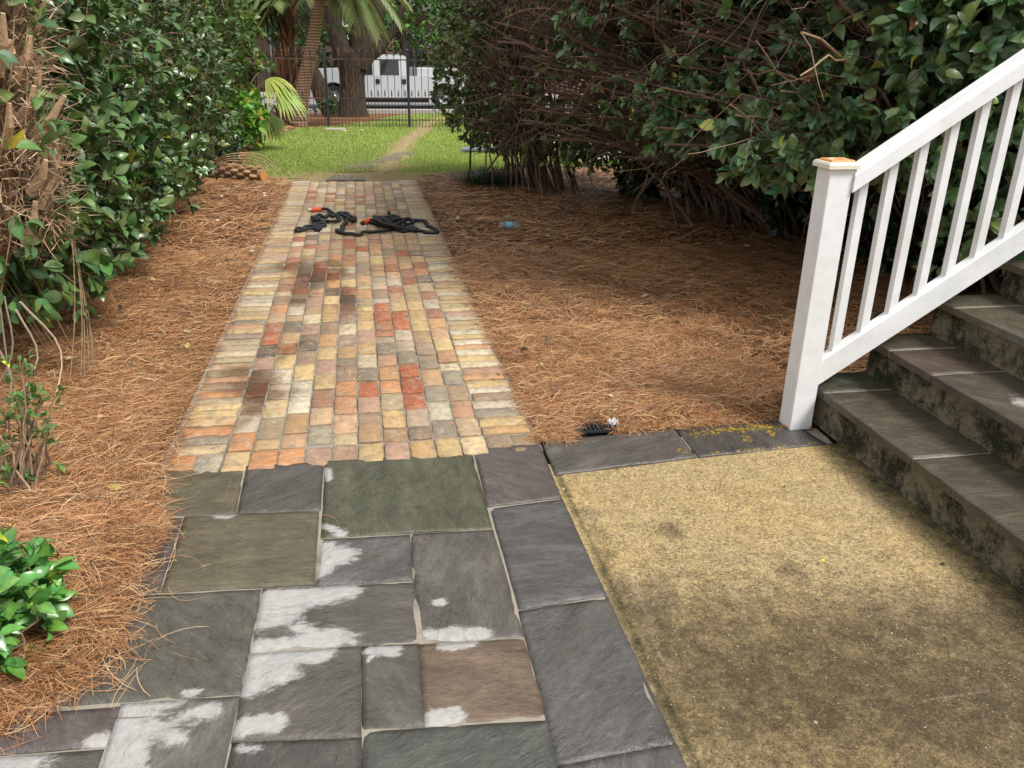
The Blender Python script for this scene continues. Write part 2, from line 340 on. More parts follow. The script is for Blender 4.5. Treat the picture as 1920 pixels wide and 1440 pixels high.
# ------------------------------------------------------------------ the ground
def inpoly(x, y, poly):
    r = np.zeros(np.shape(x), bool); n = len(poly); j = n-1
    for i in range(n):
        xi, yi = poly[i]; xj, yj = poly[j]
        cnd = ((yi > y) != (yj > y)) & (x < (xj-xi)*(y-yi)/((yj-yi) or 1e-9)+xi); r ^= cnd; j = i
    return r
LAWN = [(-.95, 10.95), (-1.45, 11.25), (-1.62, 12.3), (-1.72, 14.0), (-1.62, 16.0), (-1.2, 18.0), (-.4, 18.45), (.2, 20), (.9, 24), (1.6, 26.5), (4, 29.2), (40, 29.2), (40, 13.0), (5, 12.3), (1.6, 11.45), (.75, 11.0)]
def hgt(x, y):
    x = np.asarray(x, float); y = np.asarray(y, float)
    return np.where(y < 18.5, 0., np.where(y < 29.3, -(y-18.5)*.0463, -.5))
def smooth_noise(x, y, s, seed=0):
    x = np.asarray(x)*s+seed*17.3; y = np.asarray(y)*s+seed*7.1
    return (np.sin(x*1.3+1.7*np.sin(y*.9))+np.sin(y*1.7+1.3*np.sin(x*1.1+2))+np.sin((x+y)*.8+3+np.sin(x*2.1)))/3
def grid_mesh(name, xs, ys, zf, mat, attrs=None, label=None, cat=None, kind='structure'):
    X, Y = np.meshgrid(xs, ys); Z = zf(X, Y); nx, ny = len(xs), len(ys)
    V = np.stack([X, Y, Z], -1).reshape(-1, 3); i = np.arange((nx-1)*(ny-1)); a = (i//(nx-1))*nx+i % (nx-1)
    Fc = np.stack([a, a+1, a+nx+1, a+nx], -1)
    me = bpy.data.meshes.new(name); me.vertices.add(len(V)); me.vertices.foreach_set('co', V.astype(np.float32).ravel())
    me.loops.add(Fc.size); me.loops.foreach_set('vertex_index', Fc.ravel().astype(np.int32)); me.polygons.add(len(Fc))
    me.polygons.foreach_set('loop_start', (np.arange(len(Fc))*4).astype(np.int32)); me.polygons.foreach_set('loop_total', np.full(len(Fc), 4, np.int32))
    me.polygons.foreach_set('use_smooth', np.ones(len(Fc), bool))
    for k, fn in (attrs or {}).items():
        at = me.attributes.new(k, 'FLOAT', 'POINT'); at.data.foreach_set('value', np.asarray(fn(X, Y), np.float32).ravel())
    me.update(calc_edges=True); o = link(name, me, mat); return meta(o, label, cat, None, kind)
trail = [G(705, 335), G(735, 300), G(757, 270), G(775, 255), G(795, 243), np.array([1.5, 19.5, 0]), np.array([2.3, 24, 0])]
def wear(X, Y):
    w_ = np.zeros(X.shape)
    for a, b in zip(trail[:-1], trail[1:]):
        d = b[:2]-a[:2]; tt = np.clip(((X-a[0])*d[0]+(Y-a[1])*d[1])/(d@d), 0, 1)
        ds = np.hypot(X-a[0]-tt*d[0], Y-a[1]-tt*d[1]); w_ = np.maximum(w_, 1.1-ds/.33)
    w_ = np.maximum(w_, 1.25-np.hypot((X+.05)/1.4, (Y-11.1)/.75)*.9); w_ = np.maximum(w_, .9-np.hypot((X-.35)/.8, (Y-12.2)/.8)*.7)
    w_ = np.maximum(w_, .9-np.hypot((X-1.5)/.7, (Y-18.9)/1.0)*.9)
    return np.clip(w_, 0, 1)
xs = np.concatenate([np.linspace(-300, -12, 8), np.linspace(-10, 10, 161), np.linspace(12, 300, 8)])
ys = np.concatenate([np.linspace(-60, -2, 5), np.linspace(-1, 30, 311), [32, 40, 60, 120, 400, 900]])
grid_mesh('ground', xs, ys, lambda X, Y: hgt(X, Y)-.05+np.where((Y > 11.3) & (np.abs(X) < 20), .045, 0.)*inpoly(X, Y, LAWN), M_ground,
          {'Lawn': lambda X, Y: np.where(Y > 60, 1., inpoly(X, Y, LAWN)), 'Wear': wear})
# street beyond the lawn, with kerb
t = NT('asphalt', .85, .2); t.col(t.mix(t.noise(40, 7, .7), (.17, .17, .18), (.27, .27, .28))); t.bump(t.noise(200, 3), .3, .004)
M_asph = t.m
grid_mesh('street', np.linspace(-80, 80, 9), np.array([29.9, 33, 38.6]), lambda X, Y: X*0-.545+(Y > 999), M_asph)
b = MB(); b.box((-80, 29.45, -.6), (80, 29.86, -.43), (1, 1, 1)); o = b.build('kerb', simple('kerb_concrete', (.42, .41, .38), .8, .2, 8, .2)); meta(o, kind='structure')
b = MB(); b.box((-80, 38.65, -.6), (80, 40.2, -.43), (1, 1, 1)); o = b.build('far_pavement', simple('far_pavement_concrete', (.40, .39, .36), .8, .2, 8, .2)); meta(o, kind='structure')
# pale driveway right of the lawn, seen through the shrub's stems
b = MB(); b.box((3.4, 12.6, -.04), (9.5, 17.2, .012), (1, 1, 1)); o = b.build('driveway', simple('driveway_concrete', (.50, .48, .44), .8, .2, 8, .15)); meta(o, kind='structure')

# ---- flagstones (each slab a grid patch so that patches, relief and edges are real)
P2 = lambda x, y: G(x, y)[:2]
GREEN = (.092, .094, .058); GREY = (.108, .099, .087); DARK = (.092, .083, .074); BLUE = (.112, .106, .101); BROWN = (.165, .118, .084); OLIVE = (.128, .112, .072); PURP = (.125, .104, .098)
slabs = [
 ([(250,884),(458,877),(440,962),(215,972)], OLIVE), ([(463,874),(606,866),(600,957),(445,962)], DARK), ([(611,865),(884,850),(922,990),(603,1008)], GREEN),
 ([(889,842),(1011,831),(1052,933),(914,950)], PURP), ([(919,954),(1055,937),(1137,1115),(974,1142)], BLUE), ([(973,1147),(1140,1120),(1266,1391),(1047,1434)], BLUE),
 ([(1049,1439),(1268,1397),(1400,1700),(1150,1740)], BLUE), ([(200,976),(341,971),(298,1109),(110,1122)], DARK), ([(347,970),(597,960),(588,1096),(304,1110)], OLIVE),
 ([(603,1011),(767,1004),(773,1088),(592,1098)], BLUE), ([(770,1002),(924,993),(981,1192),(782,1206)], GREY), ([(100,1128),(489,1104),(452,1300),(-60,1334)], (.100,.094,.076)),
 ([(494,1104),(774,1092),(783,1205),(470,1222)], GREY), ([(468,1226),(675,1214),(676,1382),(437,1392)], GREY), ([(437,1394),(676,1384),(677,1640),(380,1660)], DARK),
 ([(679,1214),(784,1208),(795,1360),(680,1368)], GREY), ([(786,1210),(983,1197),(1024,1346),(797,1361)], BROWN), ([(680,1372),(1029,1351),(1090,1640),(682,1660)], (.088,.090,.078)),
 ([(228,1321),(448,1306),(372,1650),(110,1670)], (.125,.122,.110)), ([(-260,1362),(222,1326),(196,1400),(-330,1440)], PURP), ([(-335,1446),(192,1405),(105,1680),(-500,1720)], DARK),
 ([(1017,828),(1262,803),(1304,858),(1044,890)], GREY), ([(1268,802),(1462,779),(1549,832),(1311,857)], DARK), ([(1150,1745),(1400,1705),(1600,2200),(1250,2200)], GREY),
 ([(682,1668),(1095,1648),(1240,2200),(700,2200)], GREY), ([(372,1668),(677,1650),(690,2200),(150,2200)], PURP)]
dryp = [((436,966),(410,968),.02,1.),((500,1128),(655,1108),.045,.95),((485,1160),(530,1150),.05,.9),((478,1212),(620,1206),.03,1.),((560,1180),(660,1200),.03,.85),
 ((610,1035),(632,1042),.05,1.1),((600,1075),(612,1050),.03,1.),((612,880),(616,900),.015,.8),((612,985),(640,1002),.02,1.),((800,1196),(850,1190),.03,1.1),((870,1188),(905,1188),.022,1.),
 ((815,1130),(828,1128),.016,1.),((835,1210),(880,1204),.02,1.),((815,1348),(850,1346),.028,1.1),((690,1222),(735,1220),.022,1.),((690,1238),(692,1236),.012,1.),
 ((480,1232),(600,1224),.04,1.1),((462,1270),(520,1255),.05,1.1),((455,1292),(470,1290),.03,.9),((450,1368),(510,1362),.03,1.),((455,1400),(480,1402),.02,.8),
 ((238,1335),(220,1440),.05,1.1),((250,1330),(330,1322),.03,.85),((290,1365),(330,1380),.03,.8),((220,1440),(215,1520),.05,1.),((200,1392),(175,1394),.022,1.),
 ((0,1432),(40,1430),.06,1.),((320,1352),(390,1335),.03,.7),((350,1300),(370,1298),.015,.9)]
wetp = [((960,985),(990,1010),.10,1.),((1000,1060),(1080,1080),.12,1.),((1040,1180),(1150,1330),.2,.9),((930,890),(1000,900),.1,.6),((660,1040),(740,1060),.08,.6)]
def blob(X, Y, lst):
    r = np.zeros(X.shape)
    for a, b_, rad, s_ in lst:
        a = P2(*a); b_ = P2(*b_); d = b_-a; tt = np.clip(((X-a[0])*d[0]+(Y-a[1])*d[1])/(d@d+1e-9), 0, 1)
        ds = np.hypot(X-a[0]-tt*d[0], Y-a[1]-tt*d[1]); r = np.maximum(r, s_*np.exp(-(ds/(rad*1.5))**2))
    return r
lich = [((1300,815),(1420,800),.05,.9),((1350,806),(1460,800),.03,1.05),((1400,822),(1405,826),.03,1.),((1270,845),(1290,850),.025,.9),((1330,852),(1480,838),.018,.9),((1490,830),(1540,832),.015,.8),((1240,806),(1262,812),.015,.85),((1400,795),(1450,815),.03,1.)]
class Patches:
    def __init__(s): s.V = []; s.F = []; s.Cc = []; s.A = {'Dry': [], 'Wet': [], 'Lichen': [], 'Seed': []}; s.n = 0
    def slab(s, q, col, z0, th, nu, nv, rel=.0025, inset=0., seed=0, warp=.0009, dry=None, wet=None, lic=None):
        q = [np.array(p, float) for p in q]; c0 = sum(q)/4
        us = np.linspace(0, 1, nu+1); vs_ = np.linspace(0, 1, nv+1); U, V = np.meshgrid(us, vs_)
        X = (1-U)*(1-V)*q[0][0]+U*(1-V)*q[1][0]+U*V*q[2][0]+(1-U)*V*q[3][0]
        Y = (1-U)*(1-V)*q[0][1]+U*(1-V)*q[1][1]+U*V*q[2][1]+(1-U)*V*q[3][1]
        edge = np.minimum(np.minimum(U, 1-U)*nu, np.minimum(V, 1-V)*nv)
        X = X+warp*smooth_noise(X, Y, 33, seed); Y = Y+warp*smooth_noise(Y, X, 29, seed+3)
        Z = z0+rel*smooth_noise(X, Y, 5, seed)+rel*.5*smooth_noise(X, Y, 19, seed+1)-np.where(edge < .5, .0025, 0.)
        top = np.stack([X, Y, Z], -1).reshape(-1, 3); idx = np.arange((nu+1)*(nv+1)).reshape(nv+1, nu+1)
        i = idx[:-1, :-1].ravel(); f = np.stack([i, i+nu+1, i+nu+2, i+1], -1)
        ring = np.concatenate([idx[0, :], idx[1:, -1], idx[-1, -2::-1], idx[-2:0:-1, 0]])
        low = top[ring].copy(); low[:, 2] = z0-th; m = len(ring); k = len(top)
        sd = np.array([[ring[a], ring[(a+1) % m], k+(a+1) % m, k+a] for a in range(m)])
        al = np.concatenate([top, low]); s.V.append(al); s.F.append(np.concatenate([f, sd])+s.n); s.n += len(al)
        s.Cc.append(np.tile(np.array([*col, 1.]), (len(al), 1)))
        ax, ay = al[:, 0], al[:, 1]; s.A['Seed'].append(np.full(len(al), (seed*.377) % 1.))
        s.A['Dry'].append(dry(ax, ay, al[:, 2]) if dry else np.zeros(len(al))); s.A['Wet'].append(wet(ax, ay, al[:, 2]) if wet else np.zeros(len(al)))
        s.A['Lichen'].append(lic(ax, ay, al[:, 2]) if lic else np.zeros(len(al)))
    def smooth(s):
        z = np.concatenate(s.V)[:, 2]; Fc = np.concatenate(s.F); q = z[Fc]; return [bool(b_) for b_ in (q.max(1)-q.min(1)) < .015]
    def build(s, name, mat, parent=None, flat=True):
        V = np.concatenate(s.V); Fc = np.concatenate(s.F)
        if parent is not None: V = V-np.array(parent_loc(parent))
        me = bpy.data.meshes.new(name); me.from_pydata(V.tolist(), [], [f[::-1] for f in Fc.tolist()])
        at = me.color_attributes.new('Col', 'FLOAT_COLOR', 'POINT'); at.data.foreach_set('color', np.concatenate(s.Cc).astype(np.float32).ravel())
        for k in s.A: a = me.attributes.new(k, 'FLOAT', 'POINT'); a.data.foreach_set('value', np.concatenate(s.A[k]).astype(np.float32))
        me.polygons.foreach_set('use_smooth', s.smooth() if flat else [True]*len(Fc)); me.update(); return link(name, me, mat, parent)
pt = Patches()
for k, (q, col) in enumerate(slabs):
    q = [P2(*p) for p in q]; cc_ = sum(q)/4; q = [p+(p-cc_)/np.linalg.norm(p-cc_)*.0042 for p in q]; jit = 1+random.uniform(-.06, .06)
    L1 = np.linalg.norm(q[1]-q[0]); L2 = np.linalg.norm(q[3]-q[0])
    pt.slab(q, [c*jit for c in col], .002+random.uniform(-.002, .002), .05, max(6, int(L1/.02)), max(6, int(L2/.02)), seed=k,
            dry=lambda x, y, z, q0=slabs[k][0]: blob(x, y, [e for e in dryp if inpoly(np.array([(e[0][0]+e[1][0])/2.]), np.array([(e[0][1]+e[1][1])/2.]), q0)[0]]), wet=lambda x, y, z: blob(x, y, wetp), lic=(lambda x, y, z: blob(x, y, lich)) if k in (21, 22) else None)
o = pt.build('flagstone_path', M_slate); meta(o, kind='structure')
grid_mesh('mortar_bed', np.linspace(-2.6, .688, 40), np.linspace(-.5, 3.08, 50), lambda X, Y: X*0-.0025+.0015*smooth_noise(X, Y, 30), M_mortar)
grid_mesh('kerb_mortar_bed', np.linspace(.722, 2.0, 20), np.linspace(2.842, 3.12, 6), lambda X, Y: X*0-.003+(Y<2.99)*(-.012), M_mortar)
# ---- concrete landing
stn = [((1500,1200),(1900,1180),.15,.70),((1420,1270),(1900,1320),.30,.75),((1210,1130),(1330,1330),.10,.65),((1300,1200),(1500,1210),.09,.4),((1330,1350),(1700,1440),.28,.35),((1300,1180),(1420,1230),.09,.5),((1255,985),(1262,1000),.03,.55),
 ((1480,1070),(1500,1085),.05,.45),((1350,1400),(1900,1430),.2,.45),((1560,1190),(1600,1240),.10,.6),((1800,1250),(1900,1280),.10,.6),((1100,960),(1180,1150),.03,.35),((1600,1420),(1900,1700),.4,.4)]
lgt = [((1180,1070),(1205,1130),.016,.7),((1205,1130),(1242,1240),.010,.55),((1225,1085),(1228,1200),.005,.7),((1560,1160),(1660,1130),.008,.4),((1365,1100),(1392,1130),.012,.7),((1392,1130),(1400,1200),.010,.5),((1225,1080),(1290,1150),.012,.6),((1440,1190),(1530,1250),.01,.5),((1640,1330),(1860,1290),.008,.6),((1370,1190),(1440,1180),.012,.4),((1180,1020),(1250,1060),.05,.3),((1500,960),(1640,980),.15,.25)]
def moss(X, Y):
    e = .75*np.exp(-((X-2.0)/.09)**2)+.75*np.exp(-((X-.725)/.022)**2); return e
grid_mesh('concrete_landing', np.linspace(.69, 2.14, 73), np.linspace(-.6, 2.96, 178), lambda X, Y: X*0-.004+.0025*smooth_noise(X, Y, 4)-.006*np.exp(-((X-.722)/.02)**2), M_conc,
          {'Stain': lambda X, Y: blob(X, Y, stn), 'Light': lambda X, Y: blob(X, Y, lgt), 'Moss': moss})
# ---- brick path
PAL = {'r': (.40, .12, .055), 'o': (.56, .27, .12), 'y': (.60, .44, .21), 'w': (.62, .55, .41), 'g': (.285, .245, .185), 't': (.31, .215, .14), 'p': (.45, .28, .20), 'd': (.15, .115, .085), 'b': (.48, .30, .14)}
c7 = lambda x, y: (280+x/2.595, 580+y/2.595); c5 = lambda x, y: (480+x/4, 320+y/4)
traced = [(c7(x, y), s_) for x, y, s_ in [
 (160,720,'o'),(260,710,'gw'),(400,700,'yt'),(545,690,'o'),(685,685,'o'),(815,680,'p'),(940,680,'pt'),(1065,660,'y'),(1185,655,'p'),(1310,645,'b'),(1430,640,'y'),(1565,635,'yw'),(1690,615,'t'),(1800,600,'b'),
 (240,630,'g'),(270,575,'o'),(280,520,'y'),(440,615,'o'),(465,540,'wp'),(580,570,'gy'),(700,600,'g'),(825,570,'gw'),(945,585,'ow'),(1065,545,'t'),(1185,570,'o'),(1300,535,'pw'),(1420,550,'g'),(1535,515,'po'),(1710,535,'y'),(1700,490,'g'),(1680,440,'t'),(1665,400,'w'),(1650,355,'y'),(1625,315,'bo'),(1610,285,'p'),(1590,250,'wy'),(1570,210,'w'),(1560,180,'oy'),
 (320,470,'y'),(330,425,'o'),(340,385,'t'),(355,340,'po'),(385,295,'gy'),(500,450,'t'),(500,380,'dr'),(600,470,'yg'),(720,520,'b'),(835,465,'tr'),(950,500,'op'),(1060,470,'p'),(1175,490,'by'),(1395,475,'w'),(1510,415,'t'),
 (625,395,'wp'),(730,430,'w'),(745,355,'wg'),(845,380,'yb'),(955,420,'o'),(1050,385,'r'),(1165,395,'o'),(1280,440,'r'),(1275,360,'r'),(1260,280,'r'),(1375,370,'g'),
 (540,290,'pt'),(640,310,'w'),(755,280,'y'),(855,300,'p'),(955,340,'t'),(950,270,'gt'),(1050,300,'gt'),(1155,310,'oy'),(1150,240,'rw'),(1345,280,'gt'),(1465,320,'g'),(1450,265,'wy'),
 (560,230,'d'),(655,235,'y'),(755,200,'dg'),(860,235,'y'),(860,165,'oy'),(955,195,'b'),(1050,230,'wy'),(1050,165,'yo'),(1145,170,'g'),(1240,210,'g'),(1325,170,'tg'),(1420,195,'y'),
 (575,165,'r'),(590,105,'rt'),(675,115,'y'),(670,160,'bt'),(770,145,'dt'),(770,90,'pt'),(870,105,'t'),(870,45,'b'),(870,10,'ob'),(950,35,'dp'),(1040,50,'by'),(1040,0,'y'),(1130,50,'g'),(1215,90,'ry'),(1210,45,'r'),(1300,60,'y'),(1390,80,'oy'),(1125,10,'r')]]
traced += [(c5(x, y), s_) for x, y, s_ in [
 (570,640,'o'),(575,730,'wy'),(570,790,'r'),(570,850,'o'),(460,730,'rd'),(455,770,'r'),(440,820,'dr'),(340,790,'dr'),(335,850,'dr'),(315,910,'o'),(430,890,'g'),(430,950,'p'),(560,910,'g'),(555,970,'y'),(545,1040,'b'),(540,1110,'b'),
 (680,890,'rt'),(680,950,'dg'),(680,1010,'p'),(800,900,'ob'),(800,960,'gy'),(800,1040,'y'),(900,860,'wr'),(930,910,'pt'),(930,990,'wp'),(935,1060,'r'),(1025,900,'rt'),(1070,1100,'r'),(1080,1170,'r'),(1140,870,'yg'),(1210,770,'o'),(1205,715,'rt'),
 (1110,800,'rd'),(1000,730,'rt'),(1070,605,'r'),(775,580,'r'),(680,530,'r'),(685,570,'r'),(680,670,'rt'),(770,625,'wy'),(880,660,'y'),(870,610,'oy'),(310,510,'r'),(400,560,'r'),(300,570,'pr'),(410,210,'r'),(415,150,'r'),(545,180,'r'),
 (540,225,'rp'),(690,190,'pr'),(755,200,'rp'),(755,240,'pr'),(620,140,'y'),(605,230,'y'),(600,280,'y'),(840,310,'wy'),(840,350,'y'),(100,1240,'r'),(75,1310,'r'),(480,465,'p')]]
bricks = []     # centre x, y, width(x), length(y), kind
Y0 = 3.075; Y1 = 10.72; XL, XR = -.845, .695; bw = .222; iw = (XR-XL-2*bw)/10
x = XL
for k in range(14):
    wd = (XR-XL)/14; bricks.append([x+wd/2, Y0+.09, wd, .18, 'i']); x += wd
for k in range(10):
    y = Y0+.19+random.uniform(-.10, .02)+(.0 if k % 2 else -.05); y = max(y, Y0+.185)
    first = True
    while y < Y1:
        ln = random.gauss(.203, .012) if not first else random.uniform(.1, .21); first = False
        if random.random() < .05: ln *= .55
        ln = min(ln, max(.05, Y1-y)); bricks.append([XL+bw+iw*(k+.5), y+ln/2, iw, ln, 'i']); y += ln
for sd_, x in (('l', XL+bw/2), ('R', XR-bw/2)):
    y = Y0+.185
    while y < Y1:
        ln = random.gauss(.092, .008); bricks.append([x+random.gauss(0, .004), y+ln/2, bw, ln, sd_]); y += ln
def wcol(s_):
    a = np.array(PAL[s_[0]]); 
    if len(s_) > 1: a = a*.65+np.array(PAL[s_[1]])*.35
    return a
BC = []
for b_ in bricks:
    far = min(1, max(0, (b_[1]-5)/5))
    if b_[4] == 'R': s_ = random.choices('ywgpbt', [42, 30, 8, 8, 8, 4])[0]
    elif b_[4] == 'l': s_ = random.choices('ywgpbto', [26, 14, 26, 8, 10, 12, 4])[0]
    else: s_ = random.choices('rrpoywgtbd', [8, 6, 14, 15, 17, 12, 12, 14, 12, 3])[0]
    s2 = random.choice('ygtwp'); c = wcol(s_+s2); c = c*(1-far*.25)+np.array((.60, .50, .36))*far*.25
    BC.append(c)
cen = np.array([[b_[0], b_[1]] for b_ in bricks]); szs = np.array([[b_[2], b_[3]] for b_ in bricks])
for (px, py), s_ in traced:
    g = P2(px, py); ds = np.max(np.abs(cen-g)/(szs*.5), axis=1); j = int(np.argmin(ds))
    if ds[j] < 1.6: BC[j] = wcol(s_)
wetb = [((462,700),(500,740),.10,.9),((480,760),(440,800),.05,.6),((545,500),(600,520),.13,1.),((590,525),(575,560),.09,.9),((640,545),(655,580),.07,.8),((620,490),(640,510),.05,.7),((360,690),(380,720),.05,.6),((500,690),(560,640),.05,.5),((575,840),(580,845),.03,.5)]
rows = []; nseg = 5
bp = Patches()
tvs = []; 
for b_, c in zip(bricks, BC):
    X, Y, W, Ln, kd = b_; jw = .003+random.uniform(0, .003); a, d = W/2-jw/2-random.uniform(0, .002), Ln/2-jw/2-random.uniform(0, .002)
    nu = max(4, int(W/.022)); nv = max(4, int(Ln/.022)); us = np.concatenate([[-1], np.linspace(-1+.0035/a, 1-.0035/a, nu-1), [1]]); vv_ = np.concatenate([[-1], np.linspace(-1+.0035/d, 1-.0035/d, nv-1), [1]]); U, V = np.meshgrid(us, vv_)
    R_ = random.uniform(.10, .2); ra = min(a, d)*random.uniform(.06, .28)
    # round the corners in plan
    xx = U*a; yy = V*d; ex = np.maximum(np.abs(xx)-(a-ra), 0); ey = np.maximum(np.abs(yy)-(d-ra), 0); q = np.hypot(ex, ey); m_ = np.maximum(ex, ey); sc_ = np.where(q > 1e-6, m_/np.maximum(q, 1e-6), 1)
    sxx = np.sign(xx)*(np.minimum(np.abs(xx), a-ra)+ex*sc_); syy = np.sign(yy)*(np.minimum(np.abs(yy), d-ra)+ey*sc_)
    an = random.gauss(0, .012); ca, sa = math.cos(an), math.sin(an); wx = X+sxx*ca-syy*sa; wy = Y+sxx*sa+syy*ca
    wx = wx+.0026*smooth_noise(wx, wy, 70, 2); wy = wy+.0026*smooth_noise(wy, wx, 65, 5)
    edge = np.minimum((1-np.abs(U))*a, (1-np.abs(V))*d)
    z0 = max(-.001, random.gauss(.002, .0022))+.004*smooth_noise(X, Y, 1.5)
    Z = z0+random.uniform(-.02, .02)*sxx+random.uniform(-.02, .02)*syy+.0018*smooth_noise(wx, wy, 40, 1)-.0028*(edge < .001)-.0016*np.exp(-(edge/.010))
    top = np.stack([wx, wy, Z], -1).reshape(-1, 3); idx = np.arange((nu+1)*(nv+1)).reshape(nv+1, nu+1); i = idx[:-1, :-1].ravel()
    f = np.stack([i, i+nu+1, i+nu+2, i+1], -1); ring = np.concatenate([idx[0, :], idx[1:, -1], idx[-1, -2::-1], idx[-2:0:-1, 0]])
    low = top[ring].copy(); low[:, 2] = -.03; m = len(ring); k = len(top)
    sdq = np.array([[ring[a_], ring[(a_+1) % m], k+(a_+1) % m, k+a_] for a_ in range(m)])
    al = np.concatenate([top, low]); bp.V.append(al); bp.F.append(np.concatenate([f, sdq])+bp.n); bp.n += len(al)
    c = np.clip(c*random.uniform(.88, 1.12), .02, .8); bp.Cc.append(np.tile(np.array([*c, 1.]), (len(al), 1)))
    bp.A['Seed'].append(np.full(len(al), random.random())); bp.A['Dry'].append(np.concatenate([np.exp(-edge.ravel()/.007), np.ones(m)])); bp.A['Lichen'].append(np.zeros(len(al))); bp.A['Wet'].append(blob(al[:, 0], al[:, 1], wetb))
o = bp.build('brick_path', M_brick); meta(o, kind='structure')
grid_mesh('brick_mortar_bed', np.linspace(XL-.02, XR+.015, 40), np.linspace(3.082, Y1+.03, 160), lambda X, Y: X*0-.0055+.0015*smooth_noise(X, Y, 20)+.004*smooth_noise(X, Y, 1.5), M_bmortar)

# ------------------------------------------------------------------ stone steps
fronts = [(1.985, .19), (2.28, .37), (2.58, .55), (2.90, .715), (3.20, .89)]
YE = 3.30; YB = -.4
st = empty('stone_steps', (2.0, 1.5, 0), 'flight of mossy masonry steps with dark slate treads rising to the right of the landing', 'steps')
tj = [[3.08, 2.44, 1.55, .6], [3.1, 2.80, 1.9, .9], [3.12, 1.2], [3.0, 1.5], [3.0, 1.5]]
for k, (fx, fz) in enumerate(fronts):
    rb = MB(); x0 = fx+.04; z0 = 0 if k == 0 else fronts[k-1][1]
    # riser block with a rough face: grid displaced
    ny, nzs = 120, 8; z1 = fz-.032; vv_ = []; ff = []
    for i in range(ny+1):
        yy = YB+(YE-.02-YB)*i/ny
        for j in range(nzs+1):
            zz = (0 if k == 0 else z0-.02)+(z1-(0 if k == 0 else z0-.02))*j/nzs
            d = .010*N3(yy, zz, k*5., 9)+.006*N3(yy, zz, k*3., 26)
            if j == 0: d -= .008
            vv_.append((x0+d, yy, zz))
    for i in range(ny):
        for j in range(nzs): a = i*(nzs+1)+j; ff.append((a, a+nzs+1, a+nzs+2, a+1))
    rb.add(vv_, [f[::-1] for f in ff]); 
    rb.box((x0+.02, YB, -.02), (x0+.36 if k < 4 else x0+1.2, YE-.02, z1), (1, 1, 1))
    # far end face, rough too
    ve = []; fe = []
    for i in range(17):
        for j in range(nzs+1):
            zz = z1*j/nzs; xx = x0+.36*i/16; ve.append((xx, YE-.012+.008*N3(xx, zz, k, 14), zz))
    for i in range(16):
        for j in range(nzs): a = i*(nzs+1)+j; fe.append((a, a+nzs+1, a+nzs+2, a+1))
    rb.add(ve, fe)
    rb.build('riser', M_riser, st, smooth=True)
    ends = [YE+.01]+tj[k]+[YB]
    for a, b_ in zip(ends[:-1], ends[1:]):
        tp = Patches(); dpt = .36 if k < 4 else 1.2
        q = [(fx, b_+.004), (fx+dpt, b_+.004), (fx+dpt, a-.004), (fx, a-.004)]
        col = random.choice([(.115, .078, .068), (.105, .078, .060), (.092, .078, .054)]) if k < 2 else (.125, .112, .080)
        if a > 3.2 and k == 0: col = (.085, .085, .062)
        def dr(x, y, z, k=k):
            r = np.zeros(len(x))
            if k == 1: r = np.maximum(r, 1.05*np.exp(-((x-2.46)/.07)**2-((y-2.38)/.2)**2))
            if k >= 2: r = .02+.3*smooth_noise(x*1.5, y*.9, 5, 3)
            return np.clip(r, 0, 1.2)
        tp.slab(q, col, fz, .032, max(6, int(dpt/.025)), max(4, int((a-b_)/.025)), rel=.0015, seed=k*3, warp=.003, dry=dr, wet=lambda x, y, z: np.full(len(x), .55))
        tp.build('tread', M_slate, st)
        jb = MB(); jb.box((fx+.004, b_-.004, fz-.031), (fx+dpt-.003, b_+.004, fz-.002), (1, 1, 1)); jb.build('joint', M_mortar, st)

# ------------------------------------------------------------------ stair railing
rl = empty('stair_railing', (1.913, 3.15, 0), 'white painted wooden stair railing with square newel post and slanting balusters', 'railing')
b = MB(); b.box((1.86, 3.102, 0.004), (1.967, 3.205, 1.165), (1, 1, 1), .003); post = b.build('newel_post', M_white, rl)
b = MB(); b.prism([(1.845, 3.087), (1.982, 3.087), (1.982, 3.22), (1.845, 3.22)], 1.165, 1.190, (1, 1, 1), .009)
cap = b.build('post_cap', simple('cream_cap_paint', (.72, .68, .58), .5, .3, 30, .1), post)
b = MB(); b.prism([(1.860, 3.102), (1.967, 3.102), (1.967, 3.205), (1.860, 3.205)], 1.190, 1.198, (1, 1, 1), .007); b.build('worn_cap_top', M_capwood, cap)
SL = .669
def sloped(b, x0, x1, y0, y1, zb, zt, chx=0.0):
    """bar following the rail slope; zb, zt heights at x0"""
    dz = (x1-x0)*SL; c = chx
    prof = [(y0, zb), (y1, zb), (y1, zt-c), (y1-c, zt), (y0+c, zt), (y0, zt-c)] if c else [(y0, zb), (y1, zb), (y1, zt), (y0, zt)]
    n = len(prof); v = [(x0, y, z) for y, z in prof]+[(x1, y, z+dz) for y, z in prof]
    f = [(i, (i+1) % n, n+(i+1) % n, n+i) for i in range(n)]+[tuple(reversed(range(n))), tuple(range(n, 2*n))]
    b.add(v, [q[::-1] for q in f])
xe = 4.0
b = MB(); sloped(b, 1.9675, xe, 3.090, 3.190, 1.071, 1.155, .018); b.build('handrail', M_white, rl)
b = MB(); sloped(b, 1.9675, xe, 3.118, 3.172, .208, .326, .003); b.build('bottom_rail', M_white, rl)
k = 0
xr_ = 2.0635
